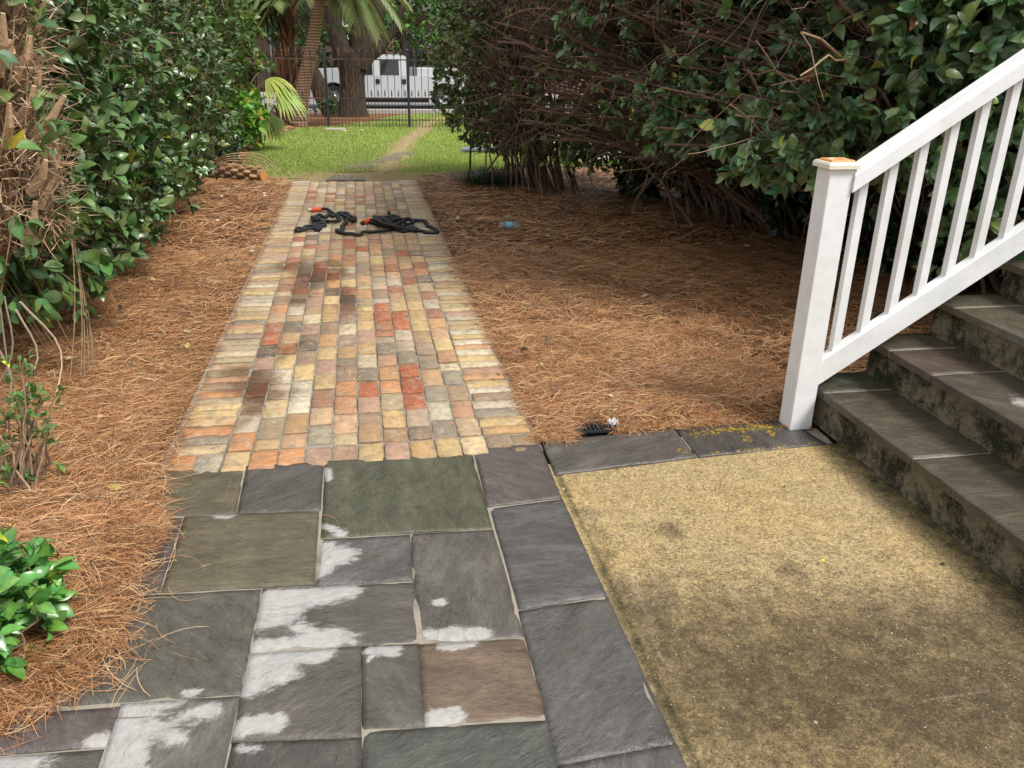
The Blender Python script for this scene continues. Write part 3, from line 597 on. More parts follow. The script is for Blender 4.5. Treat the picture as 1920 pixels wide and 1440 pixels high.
while xr_ < xe:
    b = MB(); x0, x1 = xr_-.036, xr_; y0, y1 = 3.137, 3.171
    zb0 = .326+(x0-1.9675)*SL; zb1 = .326+(x1-1.9675)*SL; zt0 = 1.070+(x0-1.9675)*SL; zt1 = 1.070+(x1-1.9675)*SL
    v = [(x0, y0, zb0-.001), (x1, y0, zb1-.001), (x1, y1, zb1-.001), (x0, y1, zb0-.001), (x0, y0, zt0), (x1, y0, zt1), (x1, y1, zt1), (x0, y1, zt0)]
    b.add(v, [(0,3,2,1),(4,5,6,7),(0,1,5,4),(1,2,6,5),(2,3,7,6),(3,0,4,7)]); b.build('baluster', M_white, rl)
    xr_ += .1217
b = MB(); b.box((3.9, 3.1, .9), (4.01, 3.2, 2.6), (1, 1, 1), .003); b.build('upper_post', M_white, rl)

# ------------------------------------------------------------------ needles (pine straw)
bed_l = [(-8, -1), (-1.35, -1), P2(-240,1500), P2(-40,1370), P2(80,1300), P2(170,1232), P2(205,1180), P2(222,1110), P2(245,1050), P2(282,1005), P2(264,960), P2(272,920), P2(286,870), P2(305,800), P2(340,720), (-.93, 4.6), (-.91, 5.5), (-.89, 7), (-.88, 8.5), (-.87, 10.7), (-1.0, 10.95), (-1.45, 11.25), (-1.62, 12.3), (-1.72, 14.0), (-1.62, 16.0), (-1.2, 18.0), (-8, 18)]
bed_r = [(.76, 3.16), P2(1062,822), P2(1070,795), P2(1140,788), P2(1160,806), P2(1300,793), P2(1458,772), (2.02, 3.32), (6, 3.32), (6, 12.3), (1.6, 11.45), (.75, 11.0), (.70, 10.5), (.71, 8), (.72, 6), (.715, 5), (.735, 4.4), (.745, 3.8)]
def bedh(x, y):
    return .012+.014*smooth_noise(x, y, 2.6, 1)+.010*smooth_noise(x, y, 6.5, 4)+.005*smooth_noise(x, y, 15, 6)
def poly_dist(x, y, poly):
    d = np.full(x.shape, 1e9); n = len(poly)
    for i in range(n):
        a = np.array(poly[i], float); b_ = np.array(poly[(i+1) % n], float); e = b_-a; tt = np.clip(((x-a[0])*e[0]+(y-a[1])*e[1])/(e@e+1e-12), 0, 1)
        d = np.minimum(d, np.hypot(x-a[0]-tt*e[0], y-a[1]-tt*e[1]))
    return d
# the bed itself: a low mound mesh clipped to the bed outline
def bed(name, poly, x0, x1, y0, y1, st_):
    xs = np.arange(x0, x1+st_, st_); ys = np.arange(y0, y1+st_, st_); X, Y = np.meshgrid(xs, ys)
    ins = inpoly(X, Y, poly); d = poly_dist(X, Y, poly); Z = np.where(ins, np.minimum(1, d/.10)*(bedh(X, Y)+.0)-.02*(1-np.minimum(1, d/.10)), -.055)
    nx = len(xs); V = np.stack([X, Y, Z], -1).reshape(-1, 3); i = np.arange((nx-1)*(len(ys)-1)); a = (i//(nx-1))*nx+i % (nx-1)
    Fc = np.stack([a, a+1, a+nx+1, a+nx], -1); keep = ins.ravel()[Fc].any(1); Fc = Fc[keep]
    used, inv = np.unique(Fc, return_inverse=True); V = V[used]; Fc = inv.reshape(-1, 4)
    me = bpy.data.meshes.new(name); me.from_pydata(V.tolist(), [], Fc.tolist()); me.polygons.foreach_set('use_smooth', [True]*len(Fc)); me.update(); return link(name, me, M_straw)
t = NT('straw_underlayer', .85, .2); s1 = t.noise(70, 8, .75, stretch=(1, 2., 1), dist=1.2); s2 = t.noise(60, 8, .75, stretch=(2.2, 1, 1), dist=1.2)
c = t.mix(t.ramp(s1, [(.35, 0.), (.7, 1.)]), (.035, .016, .009), (.24, .11, .05)); c = t.mix(t.ramp(s2, [(.5, 0.), (.7, .6)]), c, (.32, .16, .075)); t.col(c); t.bump(t.math('ADD', s1, s2), 1., .02); M_straw = t.m
o = bed('left_straw_bed', bed_l, -4.6, -.6, .9, 18, .05); meta(o, kind='structure')
o = bed('right_straw_bed', bed_r, .7, 6, 3.1, 12.3, .05); meta(o, kind='structure')
NC = np.array([(.38, .175, .070), (.49, .26, .115), (.24, .10, .042), (.60, .41, .22), (.08, .037, .020), (.41, .195, .080)])
def needle_field(n, region, poly, wid, ln, spill=.03, lift=.02):
    """n needles with curved ribbons inside poly within the region box"""
    x0, x1, y0, y1 = region; X = rng.uniform(x0, x1, n*3); Y = rng.uniform(y0, y1, n*3)
    ok = inpoly(X, Y, poly); X, Y = X[ok][:n], Y[ok][:n]; m = len(X)
    a = smooth_noise(X, Y, 2.2, 9)*2.4+rng.normal(0, .9, m)+.2; L = rng.uniform(.55, 1.15, m)*ln
    d = poly_dist(X, Y, poly)
    z = bedh(X, Y)*np.minimum(1, d/.10)*np.where((np.abs(X-.955) < .16) & (Y > 3.0) & (Y < 3.32), .2, 1.)+rng.uniform(0, lift, m)*np.minimum(1, .35+d/.12)+.002
    pitch = rng.normal(0.04, .15, m); D = np.stack([np.cos(a)*np.cos(pitch), np.sin(a)*np.cos(pitch), np.sin(pitch)], -1)
    Nn = unit(np.stack([rng.normal(0, .35, m), rng.normal(0, .35, m)-.35, np.ones(m)], -1)); Fm = frames(D, Nn)
    W = wid*rng.uniform(.7, 1.3, m); cv = rng.normal(0, .20, m)
    M = Fm*np.stack([W, L, L], -1)[:, None, :]
    col = NC[rng.integers(0, len(NC), m)]*rng.uniform(.7, 1.25, m)[:, None]
    return M, np.stack([X, Y, z], -1), col, cv
# ribbon templates of several curvatures, 4 segments
def ribbon(cv):
    v = []; 
    for i in range(5):
        s_ = i/4-.5; off = cv*(s_*s_*4-1)*.5; v += [(-.5, s_, off), (.5, s_, off)]
    return v, [(0, 1, 3, 2), (2, 3, 5, 4), (4, 5, 7, 6), (6, 7, 9, 8)]
def build_needles(name, fields):
    Ms = np.concatenate([f[0] for f in fields]); Os = np.concatenate([f[1] for f in fields]); Cs = np.concatenate([f[2] for f in fields]); Cv = np.concatenate([f[3] for f in fields])
    n = len(Os); s_ = np.linspace(-.5, .5, 5); 
    # side bend: in-plane curve (world length units), computed per needle
    side = np.zeros((n, 5)); side[:] = Cv[:, None]*(s_[None, :]**2*4-1)*.5
    V = np.zeros((n, 10, 3)); Ln = np.linalg.norm(Ms[:, :, 1], axis=1); sx = unit(Ms[:, :, 0]); dip = -.02*np.abs(Cv)[:, None]*s_[None, :]**2*4
    for i in range(5):
        c_ = Os+Ms[:, :, 1]*s_[i]+sx*(side[:, i]*Ln)[:, None]; wv = Ms[:, :, 0]*.5*(1. if 0 < i < 4 else .6)
        V[:, 2*i] = c_-wv; V[:, 2*i+1] = c_+wv
    tf = [(0, 1, 3, 2), (2, 3, 5, 4), (4, 5, 7, 6), (6, 7, 9, 8)]; fl = np.array(tf).ravel(); loops = (fl[None, :]+(np.arange(n)*10)[:, None]).ravel()
    me = bpy.data.meshes.new(name); me.vertices.add(n*10); me.vertices.foreach_set('co', V.astype(np.float32).ravel())
    me.loops.add(len(loops)); me.loops.foreach_set('vertex_index', loops.astype(np.int32)); me.polygons.add(n*4)
    me.polygons.foreach_set('loop_start', (np.arange(n*4)*4).astype(np.int32)); me.polygons.foreach_set('loop_total', np.full(n*4, 4, np.int32))
    c = np.ones((n, 10, 4), np.float32); c[:, :, :3] = Cs[:, None, :]; at = me.color_attributes.new('Col', 'FLOAT_COLOR', 'POINT'); at.data.foreach_set('color', c.ravel())
    me.update(calc_edges=True); return link(name, me, M_needle)
fl_ = [needle_field(52000, (-1.9, -.55, 1.1, 2.7), bed_l, .0014, .19, lift=.05), needle_field(42000, (-2.2, -.7, 2.6, 4.2), bed_l, .0016, .19, lift=.045),
       needle_field(34000, (-2.6, -.8, 4.1, 7), bed_l, .0022, .18, lift=.03), needle_field(14000, (-3, -.8, 7, 11.3), bed_l, .004, .19, lift=.03), needle_field(6000, (-3, -.8, 11, 18), bed_l, .006, .2, lift=.03)]
# loose needles over the slab edges
def strays(n, pts, spread, wid=.0014):
    P = np.array([P2(*p) for p in pts]); k = rng.integers(0, len(P)-1, n); tt = rng.uniform(0, 1, n)[:, None]; q = P[k]*(1-tt)+P[k+1]*tt+rng.normal(0, spread, (n, 2))
    m = n; a = rng.uniform(0, math.pi, m); L = rng.uniform(.08, .19, m); D = np.stack([np.cos(a), np.sin(a), rng.normal(0, .02, m)], -1); Nn = unit(np.stack([rng.normal(0, .2, m), rng.normal(0, .2, m)-.3, np.ones(m)], -1))
    M = frames(D, Nn)*np.stack([np.full(m, wid), L, L], -1)[:, None, :]; return M, np.concatenate([q, rng.uniform(.006, .02, (m, 1))], 1), NC[rng.integers(0, 6, m)]*rng.uniform(.8, 1.2, m)[:, None], rng.normal(0, .25, m)
fl_ += [strays(900, [(-20,1380),(90,1315),(185,1240),(220,1180),(240,1110),(262,1050),(298,1000),(280,960),(288,920),(300,870)], .035), strays(45, [(80,1330),(240,1270),(280,1200),(300,1110),(340,1000)], .07),
        strays(350, [(324,870),(338,800),(365,720),(395,660)], .02), strays(600, [(395,660),(440,560),(480,470),(520,400),(545,345)], .03, .0028), strays(14, [(500,800),(800,700),(700,950),(900,1150)], .3), strays(70, [(420,800),(600,700),(850,650),(650,500),(560,420),(800,400)], .25, .0018)]
o = build_needles('pine_straw', fl_); meta(o, kind='stuff', label='orange brown pine straw heaped on the bed left of the brick path', cat='pine straw')
fr_ = [needle_field(52000, (.7, 2.1, 3.1, 4.6), bed_r, .0016, .19, lift=.03), needle_field(9000, (2.0, 4.6, 3.3, 4.6), bed_r, .0026, .17, lift=.03), needle_field(46000, (.7, 5.0, 4.5, 6.6), bed_r, .0022, .18, lift=.03),
       needle_field(24000, (.7, 5.0, 6.5, 11.6), bed_r, .004, .19, lift=.03), strays(300, [(1012,826),(1035,815),(1060,822)], .018), strays(500, [(1160,808),(1300,795),(1400,788),(1455,778)], .014),
       strays(250, [(1000,800),(985,740),(960,690)], .012), strays(350, [(930,650),(880,560),(840,480),(800,400),(775,340)], .015, .0028)]
o = build_needles('pine_straw', fr_); meta(o, kind='stuff', label='orange brown pine straw covering the bed between brick path and stair railing', cat='pine straw')

# dead leaf scraps in the straw
n = 420; X = np.concatenate([rng.uniform(-2.6, -.9, 210), rng.uniform(.8, 4.2, 210)]); Y = np.concatenate([rng.uniform(1.4, 10, 210), rng.uniform(3.4, 11, 210)]); ok = inpoly(X, Y, bed_l) | inpoly(X, Y, bed_r); X, Y = X[ok], Y[ok]; n = len(X); a = rng.uniform(0, 6.28, n)
D = np.stack([np.cos(a), np.sin(a), rng.normal(0, .25, n)], -1); L = rng.uniform(.02, .065, n); cc = np.array([(.30, .17, .08), (.16, .09, .05), (.45, .36, .24), (.36, .30, .10), (.10, .07, .05)])[rng.integers(0, 5, n)]
o = inst('leaf_litter', [(0, 0, 0), (-.30, .28, .1), (0, .28, -.02), (.30, .28, .12), (-.27, .64, .03), (0, .64, -.05), (.27, .64, .08), (0, 1, .1)], [(0, 2, 1), (0, 3, 2), (1, 2, 5, 4), (2, 3, 6, 5), (4, 5, 7), (5, 6, 7)], frames(D, np.stack([rng.normal(0, .4, n), rng.normal(0, .4, n), np.ones(n)], -1))*L[:, None, None], np.stack([X, Y, bedh(X, Y)+.045], -1), cc, M_dry)
meta(o, kind='stuff', label='small dead leaf scraps scattered in the pine straw', cat='leaf litter')
# ------------------------------------------------------------------ lawn grass
def grass(n, box, wid, h0):
    x0, x1, y0, y1 = box; X = rng.uniform(x0, x1, n); Y = rng.uniform(y0, y1, n); wv = wear(X, Y); ok = inpoly(X, Y, LAWN) & (rng.uniform(0, 1, n) > wv*.9+.0) & ((Y < 12.5) | (Y > 17.3) | (X < 3.3))
    X, Y = X[ok], Y[ok]; m = len(X); a = rng.uniform(0, 6.28, m); lean = rng.uniform(.2, 1.1, m); D = np.stack([np.cos(a)*lean, np.sin(a)*lean, np.ones(m)], -1)
    Nn = np.stack([np.cos(a+.3), np.sin(a+.3), -lean*.3], -1); L = h0*rng.uniform(.6, 1.5, m)
    tone = smooth_noise(X, Y, .8, 2)*.5+.5; c = np.array((.30, .43, .085))*tone[:, None]+np.array((.19, .28, .065))*(1-tone[:, None]); c *= rng.uniform(.7, 1.35, m)[:, None]
    dry = rng.uniform(0, 1, m) < .22+.5*wear(X, Y); c[dry] = np.array((.46, .40, .19))*rng.uniform(.7, 1.1, dry.sum())[:, None]
    return frames(D, Nn)*np.stack([np.full(m, wid), L, L], -1)[:, None, :], np.stack([X, Y, hgt(X, Y)-.006], -1), c
gs = [grass(70000, (-2, 5, 10.9, 14), .006, .04), grass(70000, (-2, 7, 14, 18.4), .008, .045), grass(50000, (-1, 8, 18.4, 29.2), .014, .06)]
o = inst('lawn_grass', [(-.5, 0, 0), (.5, 0, 0), (.35, .6, .06), (-.35, .6, .06), (0, 1, .2)], [(0, 1, 2, 3), (3, 2, 4)], np.concatenate([g[0] for g in gs]), np.concatenate([g[1] for g in gs]), np.concatenate([g[2] for g in gs]), M_grass)
meta(o, kind='stuff', label='short green lawn grass between the brick path and the iron fence', cat='grass')

# ------------------------------------------------------------------ leaves and shrubs
LEAF = [(0, 0, 0), (-.30, .28, .06), (0, .28, -.02), (.30, .28, .06), (-.27, .64, .03), (0, .64, -.05), (.27, .64, .03), (0, 1, -.16)]
LF = [(0, 2, 1), (0, 3, 2), (1, 2, 5, 4), (2, 3, 6, 5), (4, 5, 7), (5, 6, 7)]
LEAF_N = [(0, 0, 0)]; _rows = [(.10, .14, .02), (.28, .29, .05), (.50, .33, .05), (.72, .25, .0), (.88, .12, -.07)]
for _y, _w, _z in _rows: LEAF_N += [(-_w, _y, _z+.25*_w-.02), (0, _y, _z-.06*_w-.02), (_w, _y, _z+.25*_w-.02)]
LEAF_N += [(0, 1, -.14)]; LF_N = [(0, 2, 1), (0, 3, 2)]+[f for r_ in range(4) for f in ((1+3*r_, 2+3*r_, 5+3*r_, 4+3*r_), (2+3*r_, 3+3*r_, 6+3*r_, 5+3*r_))]+[(13, 14, 16), (14, 15, 16)]
def shell_points(n, c, r, depth=.35, noise_s=2.2, zmin=.0, amp=.16, seed=0, cond=None):
    out = []; c = np.array(c); r = np.array(r); tries = 0
    while sum(len(o_) for o_ in out) < n and tries < 60:
        tries += 1; d = unit(rng.normal(0, 1, (n*2, 3))); k = 1+amp*smooth_noise(d[:, 0]*3+seed, d[:, 2]*3+d[:, 1]*2, noise_s, seed)+amp*.6*smooth_noise(d[:, 1]*5, d[:, 2]*5+d[:, 0]*4, noise_s, seed+5)
        dep = 1-np.abs(rng.normal(0, 1, n*2))*depth/np.mean(r)
        P = c+d*r*(k*dep)[:, None]; ok = (P[:, 2] > zmin) & (dep > .15)
        if cond is not None: ok &= cond(P)
        out.append(np.concatenate([P, d, dep[:, None]], 1)[ok])
    return np.concatenate(out)[:n]
def whorls(Pd, per, size, up=.35, spread=.8):
    """leaf rosettes at twig ends: frames, origins and twig index"""
    P = Pd[:, :3]; d = Pd[:, 3:6]; n = len(P); idx = np.repeat(np.arange(n), per); m = len(idx)
    ax = unit(d+rng.normal(0, .45, (n, 3))+np.array([0, 0, up])); ax_ = ax[idx]
    rnd = unit(rng.normal(0, 1, (m, 3))); side = unit(rnd-ax_*(rnd*ax_).sum(1, keepdims=True)); k = rng.uniform(.35, 1.2, m)[:, None]*spread
    D = unit(ax_*(1-.4*k)+side*k+np.array([0, 0, -.12])); Nn = unit(ax_+rng.normal(0, .25, (m, 3))+np.array([0, 0, .5])); Fm = frames(D, Nn)
    L = size*rng.uniform(.6, 1.25, m); O = P[idx]-ax_*(rng.uniform(0, .06, m))[:, None]+D*.006
    return Fm*np.stack([L*rng.uniform(.75, 1., m), L, L*rng.uniform(.5, 1.5, m)], -1)[:, None, :], O, idx, ax
def leafcols(m, base, var=.35, yel=.02, yc=(.45, .38, .05), brn=.0):
    c = np.array(base)*rng.uniform(1-var, 1+var, m)[:, None]*np.stack([rng.uniform(.75, 1.35, m), np.ones(m), rng.uniform(.7, 1.3, m)], -1)
    k = rng.uniform(0, 1, m); c[k < yel] = np.array(yc)*rng.uniform(.6, 1.2, (k < yel).sum())[:, None]; q = (k >= yel) & (k < yel+brn); c[q] = np.array((.26, .13, .06))*rng.uniform(.6, 1.3, q.sum())[:, None]
    return c
def bez(a, b_, c_, n=8, jit=.0):
    a, b_, c_ = map(np.array, (a, b_, c_)); out = []
    for i in range(n+1):
        t_ = i/n; p = a*(1-t_)**2+2*b_*t_*(1-t_)+c_*t_*t_
        if 0 < i < n: p = p+rng.normal(0, jit, 3)
        out.append(p)
    return out
def shrub(name, loc, label, parts, leafmat, base_col, leaf=.085, per=6, stems=14, stemr=.02, base_spread=.5, n_outer=900, n_inner=500, twig_col=(.16, .11, .07), stem_col=(.14, .095, .065), zmin=.15, yel=.02, brn=0., cond=None, dens=None, inner_dark=1., seed=0):
    root = empty(name, loc, label, 'shrub', None); tg = []; 
    allP = []
    for i, (c, r) in enumerate(parts):
        fr = np.prod(r)**(2/3); tot = sum(np.prod(q[1])**(2/3) for q in parts); n1 = int(n_outer*fr/tot); n2 = int(n_inner*fr/tot)
        A = shell_points(n1, c, r, .16, zmin=zmin, seed=seed+i, cond=cond); B_ = shell_points(n2, c, r, .6, zmin=zmin, seed=seed+i, cond=cond)
        allP += [A, B_]
    Pd = np.concatenate(allP)
    # drop points buried inside another lobe
    if dens is not None: Pd = Pd[rng.uniform(0, 1, len(Pd)) < dens(Pd)]
    M, O, idx, ax = whorls(Pd, per, leaf); cols = leafcols(len(O), base_col, .35, yel, brn=brn)
    tb = MB(); base = np.array(loc)
    tips = Pd[rng.permutation(len(Pd))]
    st_pts = []
    for k in range(stems):
        a = base+np.array([rng.normal(0, base_spread), rng.normal(0, base_spread), -.02]); e = tips[k % len(tips), :3]; mid = a*.5+e*.5+np.array([0, 0, .25])
        p = bez(a, mid*.6+np.array([a[0], a[1], e[2]])*.4, e, 9, .02); rr = np.linspace(stemr*rng.uniform(.7, 1.2), stemr*.3, 10); tb.tube(p, rr, 6, np.array(stem_col)*rng.uniform(.7, 1.3)); st_pts += p[3:]
    tb.build('branches', M_bark, root, smooth=True)
    sp = np.array(st_pts); tw = MB()
    for k in rng.permutation(len(Pd))[:int(len(Pd)*.55)]:
        e = Pd[k, :3]; L = rng.uniform(.12, .4); a = e-ax[k]*L+rng.normal(0, .04, 3); tw.tube([a, (a+e)/2+rng.normal(0, .015, 3), e], [.0045, .0035, .0018], 4, np.array(twig_col)*rng.uniform(.6, 1.5))
    tw.build('twigs', M_bark, root)
    lt_ = (LEAF_N, LF_N) if np.linalg.norm(loc) < 7 else (LEAF, LF); inst('foliage', lt_[0], lt_[1], M, O, cols, leafmat, root, smooth=True)
    return root
# left side, from near to far
shrub('evergreen_shrub', (-2.9, 6.0, 0), 'large dark green glossy shrub overhanging the straw bed left of the path, nearest the camera', [((-2.8, 6.1, 1.75), (1.45, 1.8, 1.6)), ((-2.05, 5.0, .98), (.82, .85, .70)), ((-1.80, 4.95, .72), (.62, .75, .50)), ((-1.92, 6.2, .80), (.68, 1.0, .62)), ((-1.95, 7.4, .72), (.66, .9, .60)), ((-2.1, 5.1, 2.0), (.85, .9, .9))], M_leaf, (.078, .145, .046), .09, 6, 18, .03, .3, 2900, 2300, zmin=.16, yel=.004, seed=3)
shrub('evergreen_shrub', (-2.8, 9.0, 0), 'middle dark green glossy shrub left of the path, above the cut palm log', [((-2.6, 9.2, 1.6), (1.38, 1.7, 1.55)), ((-1.95, 8.6, .72), (.62, 1.0, .62)), ((-2.1, 10.2, 1.4), (.75, .9, .9))], M_leaf, (.080, .145, .046), .085, 6, 16, .028, .35, 1700, 1100, zmin=.12, yel=.004, seed=11)
shrub('evergreen_shrub', (-2.9, 12.4, 0), 'lighter green shrub at the lawn edge, furthest of the left row', [((-2.65, 12.3, 1.9), (1.45, 1.9, 1.7)), ((-1.95, 12.0, 2.4), (.72, 1., .9)), ((-1.85, 12.5, 1.5), (.55, .8, .6))], M_leafsoft, (.085, .155, .038), .085, 6, 14, .028, .35, 1600, 800, zmin=.4, yel=.03, seed=19)
shrub('small_shrub', (-1.95, 12.1, 0), 'small dark leafy shrub beside the lawn edge behind the palm log', [((-1.85, 12.2, .28), (.33, .42, .30))], M_leaf, (.035, .095, .03), .07, 6, 5, .008, .08, 120, 60, zmin=.02, seed=23)
# right side: pruned shrubs with many bare cut branches
def pruned(name, loc, label, parts, face_x, n_br, leafcol, leaf, n_outer, n_inner, dens, yband, seed, dead=30, core=1500, spr=(.3, .4), zlo=.75, brr=(.006, .017), outw=.1):
    root = empty(name, loc, label, 'shrub', 'pruned shrubs right of the brick path'); base = np.array(loc); allP = []
    for i, (c, r) in enumerate(parts):
        tot = sum(np.prod(q[1])**(2/3) for q in parts); fr = np.prod(r)**(2/3)/tot
        allP += [shell_points(int(n_outer*fr), c, r, .18, zmin=.35, seed=seed+i), shell_points(int(n_inner*fr), c, r, .7, zmin=.45, seed=seed+i)]
    Pd = np.concatenate(allP); Pd = Pd[rng.uniform(0, 1, len(Pd)) < dens(Pd)]
    Pk = np.concatenate([shell_points(int(core*.6), np.array(c)+[.35, 0, .1], np.array(r)*[.85, .95, .95], .9, zmin=.75, seed=seed+50+i) for i, (c, r) in enumerate(parts[:1])]+[shell_points(int(core*.4), np.array(parts[0][0])+[.2, 0, .9], np.array(parts[0][1])*[1., 1., .5], .3, zmin=2.4, seed=seed+60)])  # dense core and unseen top cover of leaves, added to darken the shrub below
    M, O, idx, ax = whorls(Pd, 6, leaf, .2); cols = leafcols(len(O), leafcol, .35, .015, (.40, .42, .06), .015)
    M2, O2, _, _ = whorls(Pk, 6, leaf*1.5, .2); M = np.concatenate([M, M2]); O = np.concatenate([O, O2]); cols = np.concatenate([cols, leafcols(len(O2), leafcol, .35, .0)])
    br = MB(); cutc = (.55, .27, .12)
    tw = MB(); pts = []
    for k in range(n_br):
        a = base+np.array([rng.normal(0, spr[0]), rng.normal(0, spr[1]), -.02])
        yy = rng.uniform(*yband); zz = rng.uniform(zlo, 3.1); e = np.array([face_x(yy, zz)+abs(rng.normal(0, .22))-rng.uniform(0, outw), yy+rng.normal(0, .1), zz])
        mid = np.array([a[0]*.55+e[0]*.45, a[1]*.6+e[1]*.4, e[2]*.78+.15]); p = bez(a, mid, e, 12, .018); r0_ = rng.uniform(*brr)
        col = np.array((.17, .110, .080))*rng.uniform(.4, 1.7)*np.array([1, rng.uniform(.9, 1.15), rng.uniform(.9, 1.1)]); br.tube(p, np.linspace(r0_*1.4, r0_*.62, 13), 6, col, cap=cutc if rng.random() < .75 else col)
        pts.append((p, r0_, col))
    for k in range(n_br*3):
        p, r0_, col = pts[rng.integers(len(pts))]; i = rng.integers(5, 12); a = p[i]; dr_ = unit(np.array(p[i])-np.array(p[i-2])); L = rng.uniform(.2, .75)
        dr2 = unit(dr_+rng.normal(0, .5, 3)+np.array([-.25, -.15, .12])); e = a+dr2*L; rr = rng.uniform(.003, .008)
        br.tube(bez(a, a+dr_*L*.5, e, 6, .012), np.linspace(rr*1.2, rr*.7, 7), 5, col*rng.uniform(.7, 1.3), cap=cutc)
    for k in range(n_br*9):
        p, r0_, col = pts[rng.integers(len(pts))]; i = rng.integers(4, 13); a = np.array(p[i]); L = rng.uniform(.15, .6); dr2 = unit(rng.normal(0, 1, 3)+np.array([-.6, -.3, .1])); e = a+dr2*L
        tw.tube(bez(a, (a+e)/2+rng.normal(0, .05, 3), e, 4, .012), np.linspace(.0032, .0014, 5), 4, np.array((.18, .12, .09))*rng.uniform(.35, 2.0))
    br.build('branches', M_bark, root, smooth=True); tw.build('twigs', M_bark, root)
    lt_ = (LEAF_N, LF_N) if np.linalg.norm(loc) < 9 else (LEAF, LF); inst('foliage', lt_[0], lt_[1], M, O, cols, M_leaf, root, smooth=True)
    n = dead; Pq = Pd[rng.integers(0, len(Pd), n)]; Md, Od, _, _ = whorls(Pq, 1, leaf*.8, -1.); inst('dead_leaves', [(a, b_, c*5) for a, b_, c in LEAF], LF, Md, Od, np.array((.32, .17, .08))*rng.uniform(.5, 1.3, n)[:, None], M_dry, root)
    return root
fx_ = lambda y, z: 1.20+(10.8-y)*.165+max(0, 1.0-z)*.75
def dens1(P): return np.clip(.60+.6*smooth_noise(P[:, 1], P[:, 2], 2.2, 3)+np.where(P[:, 1] > 9.9, .55, 0.)-np.where((P[:, 0] < 2.2) & (P[:, 1] < 9.6), .18, 0), .03, 1)
pruned('pruned_shrub', (2.12, 9.95, 0), 'pruned shrub with bare stems at the lawn edge, furthest of the right row', [((2.6, 9.7, 2.0), (1.45, 1.55, 1.6)), ((1.45, 10.5, 1.55), (.62, .6, 1.15)), ((1.62, 11.0, .95), (.5, .4, .65)), ((2.55, 9.1, .62), (.6, .75, .34)), ((2.0, 10.3, .62), (.5, .5, .34))], fx_, 95, (.115, .175, .055), .075, 3400, 1200, dens1, (8.6, 11.0), 31, spr=(.25, .35), zlo=.45, brr=(.004, .011))
pruned('pruned_shrub', (4.1, 7.6, 0), 'pruned shrub of tangled bare cut branches above the bottle, middle of the right row', [((3.1, 7.3, 2.15), (1.4, 1.7, 1.4)), ((2.35, 6.3, 1.22), (.45, .9, .45)), ((2.35, 6.6, 3.05), (1.0, 1.7, .5)), ((2.0, 7.6, 3.1), (.7, 1.2, .4))], fx_, 190, (.12, .21, .09), .09, 3100, 1900, lambda P: np.clip(.36+.75*smooth_noise(P[:, 1]*1.3, P[:, 2]*1.3, 2.5, 8)+(P[:, 2] > 2.4), .05, 1), (5.6, 9.0), 41, core=3200, outw=.32)  # last two lobes: overhang out of view, added to shade the straw bed
pruned('pruned_shrub', (4.7, 5.3, 0), 'leafy pruned shrub behind the white stair railing, nearest of the right row', [((3.85, 5.25, 2.1), (1.65, 1.5, 1.45)), ((2.75, 4.9, 1.22), (.62, .8, .46)), ((3.0, 4.9, 3.0), (1., 1.1, .5)), ((3.4, 4.2, 1.9), (.7, .6, 1.0)), ((4.3, 4.3, 1.2), (1.2, .7, .9))], fx_, 80, (.12, .21, .09), .098, 2800, 1600, lambda P: np.clip(.45+(P[:, 0]-2.3)*.55+.6*smooth_noise(P[:, 1]*1.5, P[:, 2]*1.5, 2.5, 8)+(P[:, 2] > 2.6), .05, 1), (4.3, 6.2), 53, 60, core=3600, zlo=.95)  # third lobe: upper foliage out of view, added to shade the straw
shrub('light_block_hedge', (5.4, 7.0, 0), 'added dark hedge growing to the ground to block light behind the pruned shrubs', [((5.2, 4.6, 1.1), (.6, 1.2, 1.2)), ((5.3, 6.8, 1.1), (.6, 1.5, 1.2)), ((5.1, 8.9, 1.0), (.6, 1.2, 1.1)), ((4.5, 9.7, .8), (.6, .8, .85)), ((4.6, 11.8, .5), (.5, .7, .55)), ((3.75, 8.5, .62), (.5, .9, .72)), ((4.0, 7.0, .75), (.55, 1.2, .85)), ((4.15, 5.4, .8), (.55, 1., .85)), ((3.2, 9.2, .45), (.35, .5, .5))], M_leaf, (.022, .05, .018), .11, 6, 16, .02, 1.2, 4200, 2600, zmin=.02, yel=.0, seed=97)  # added foliage mass, keeps light from leaking in under the pruned shrubs
# mondo grass clump
rt_ = empty('mondo_grass', (1.6, 10.25, 0), 'dark tuft of mondo grass at the edge of the straw bed under the shrub', 'grass clump')
n = 1400; X = rng.normal(1.62, .16, n); Y = rng.normal(10.3, .2, n); a = np.arctan2(Y-10.3, X-1.62)+rng.normal(0, .6, n); ln_ = rng.uniform(.6, 1.4, n); D = np.stack([np.cos(a)*ln_, np.sin(a)*ln_, np.ones(n)], -1)
inst('blades', [(-.5, 0, 0), (.5, 0, 0), (.45, .5, .0), (-.45, .5, .0), (.3, .85, -.12), (-.3, .85, -.12), (0, 1, -.24)], [(0, 1, 2, 3), (3, 2, 4, 5), (5, 4, 6)], frames(D, np.stack([-np.cos(a), -np.sin(a), ln_], -1))*np.stack([np.full(n, .007), rng.uniform(.14, .28, n), np.full(n, .25)], -1)[:, None, :], np.stack([X, Y, np.full(n, .01)], -1), leafcols(n, (.035, .065, .035), .4, 0), M_leafsoft, rt_)

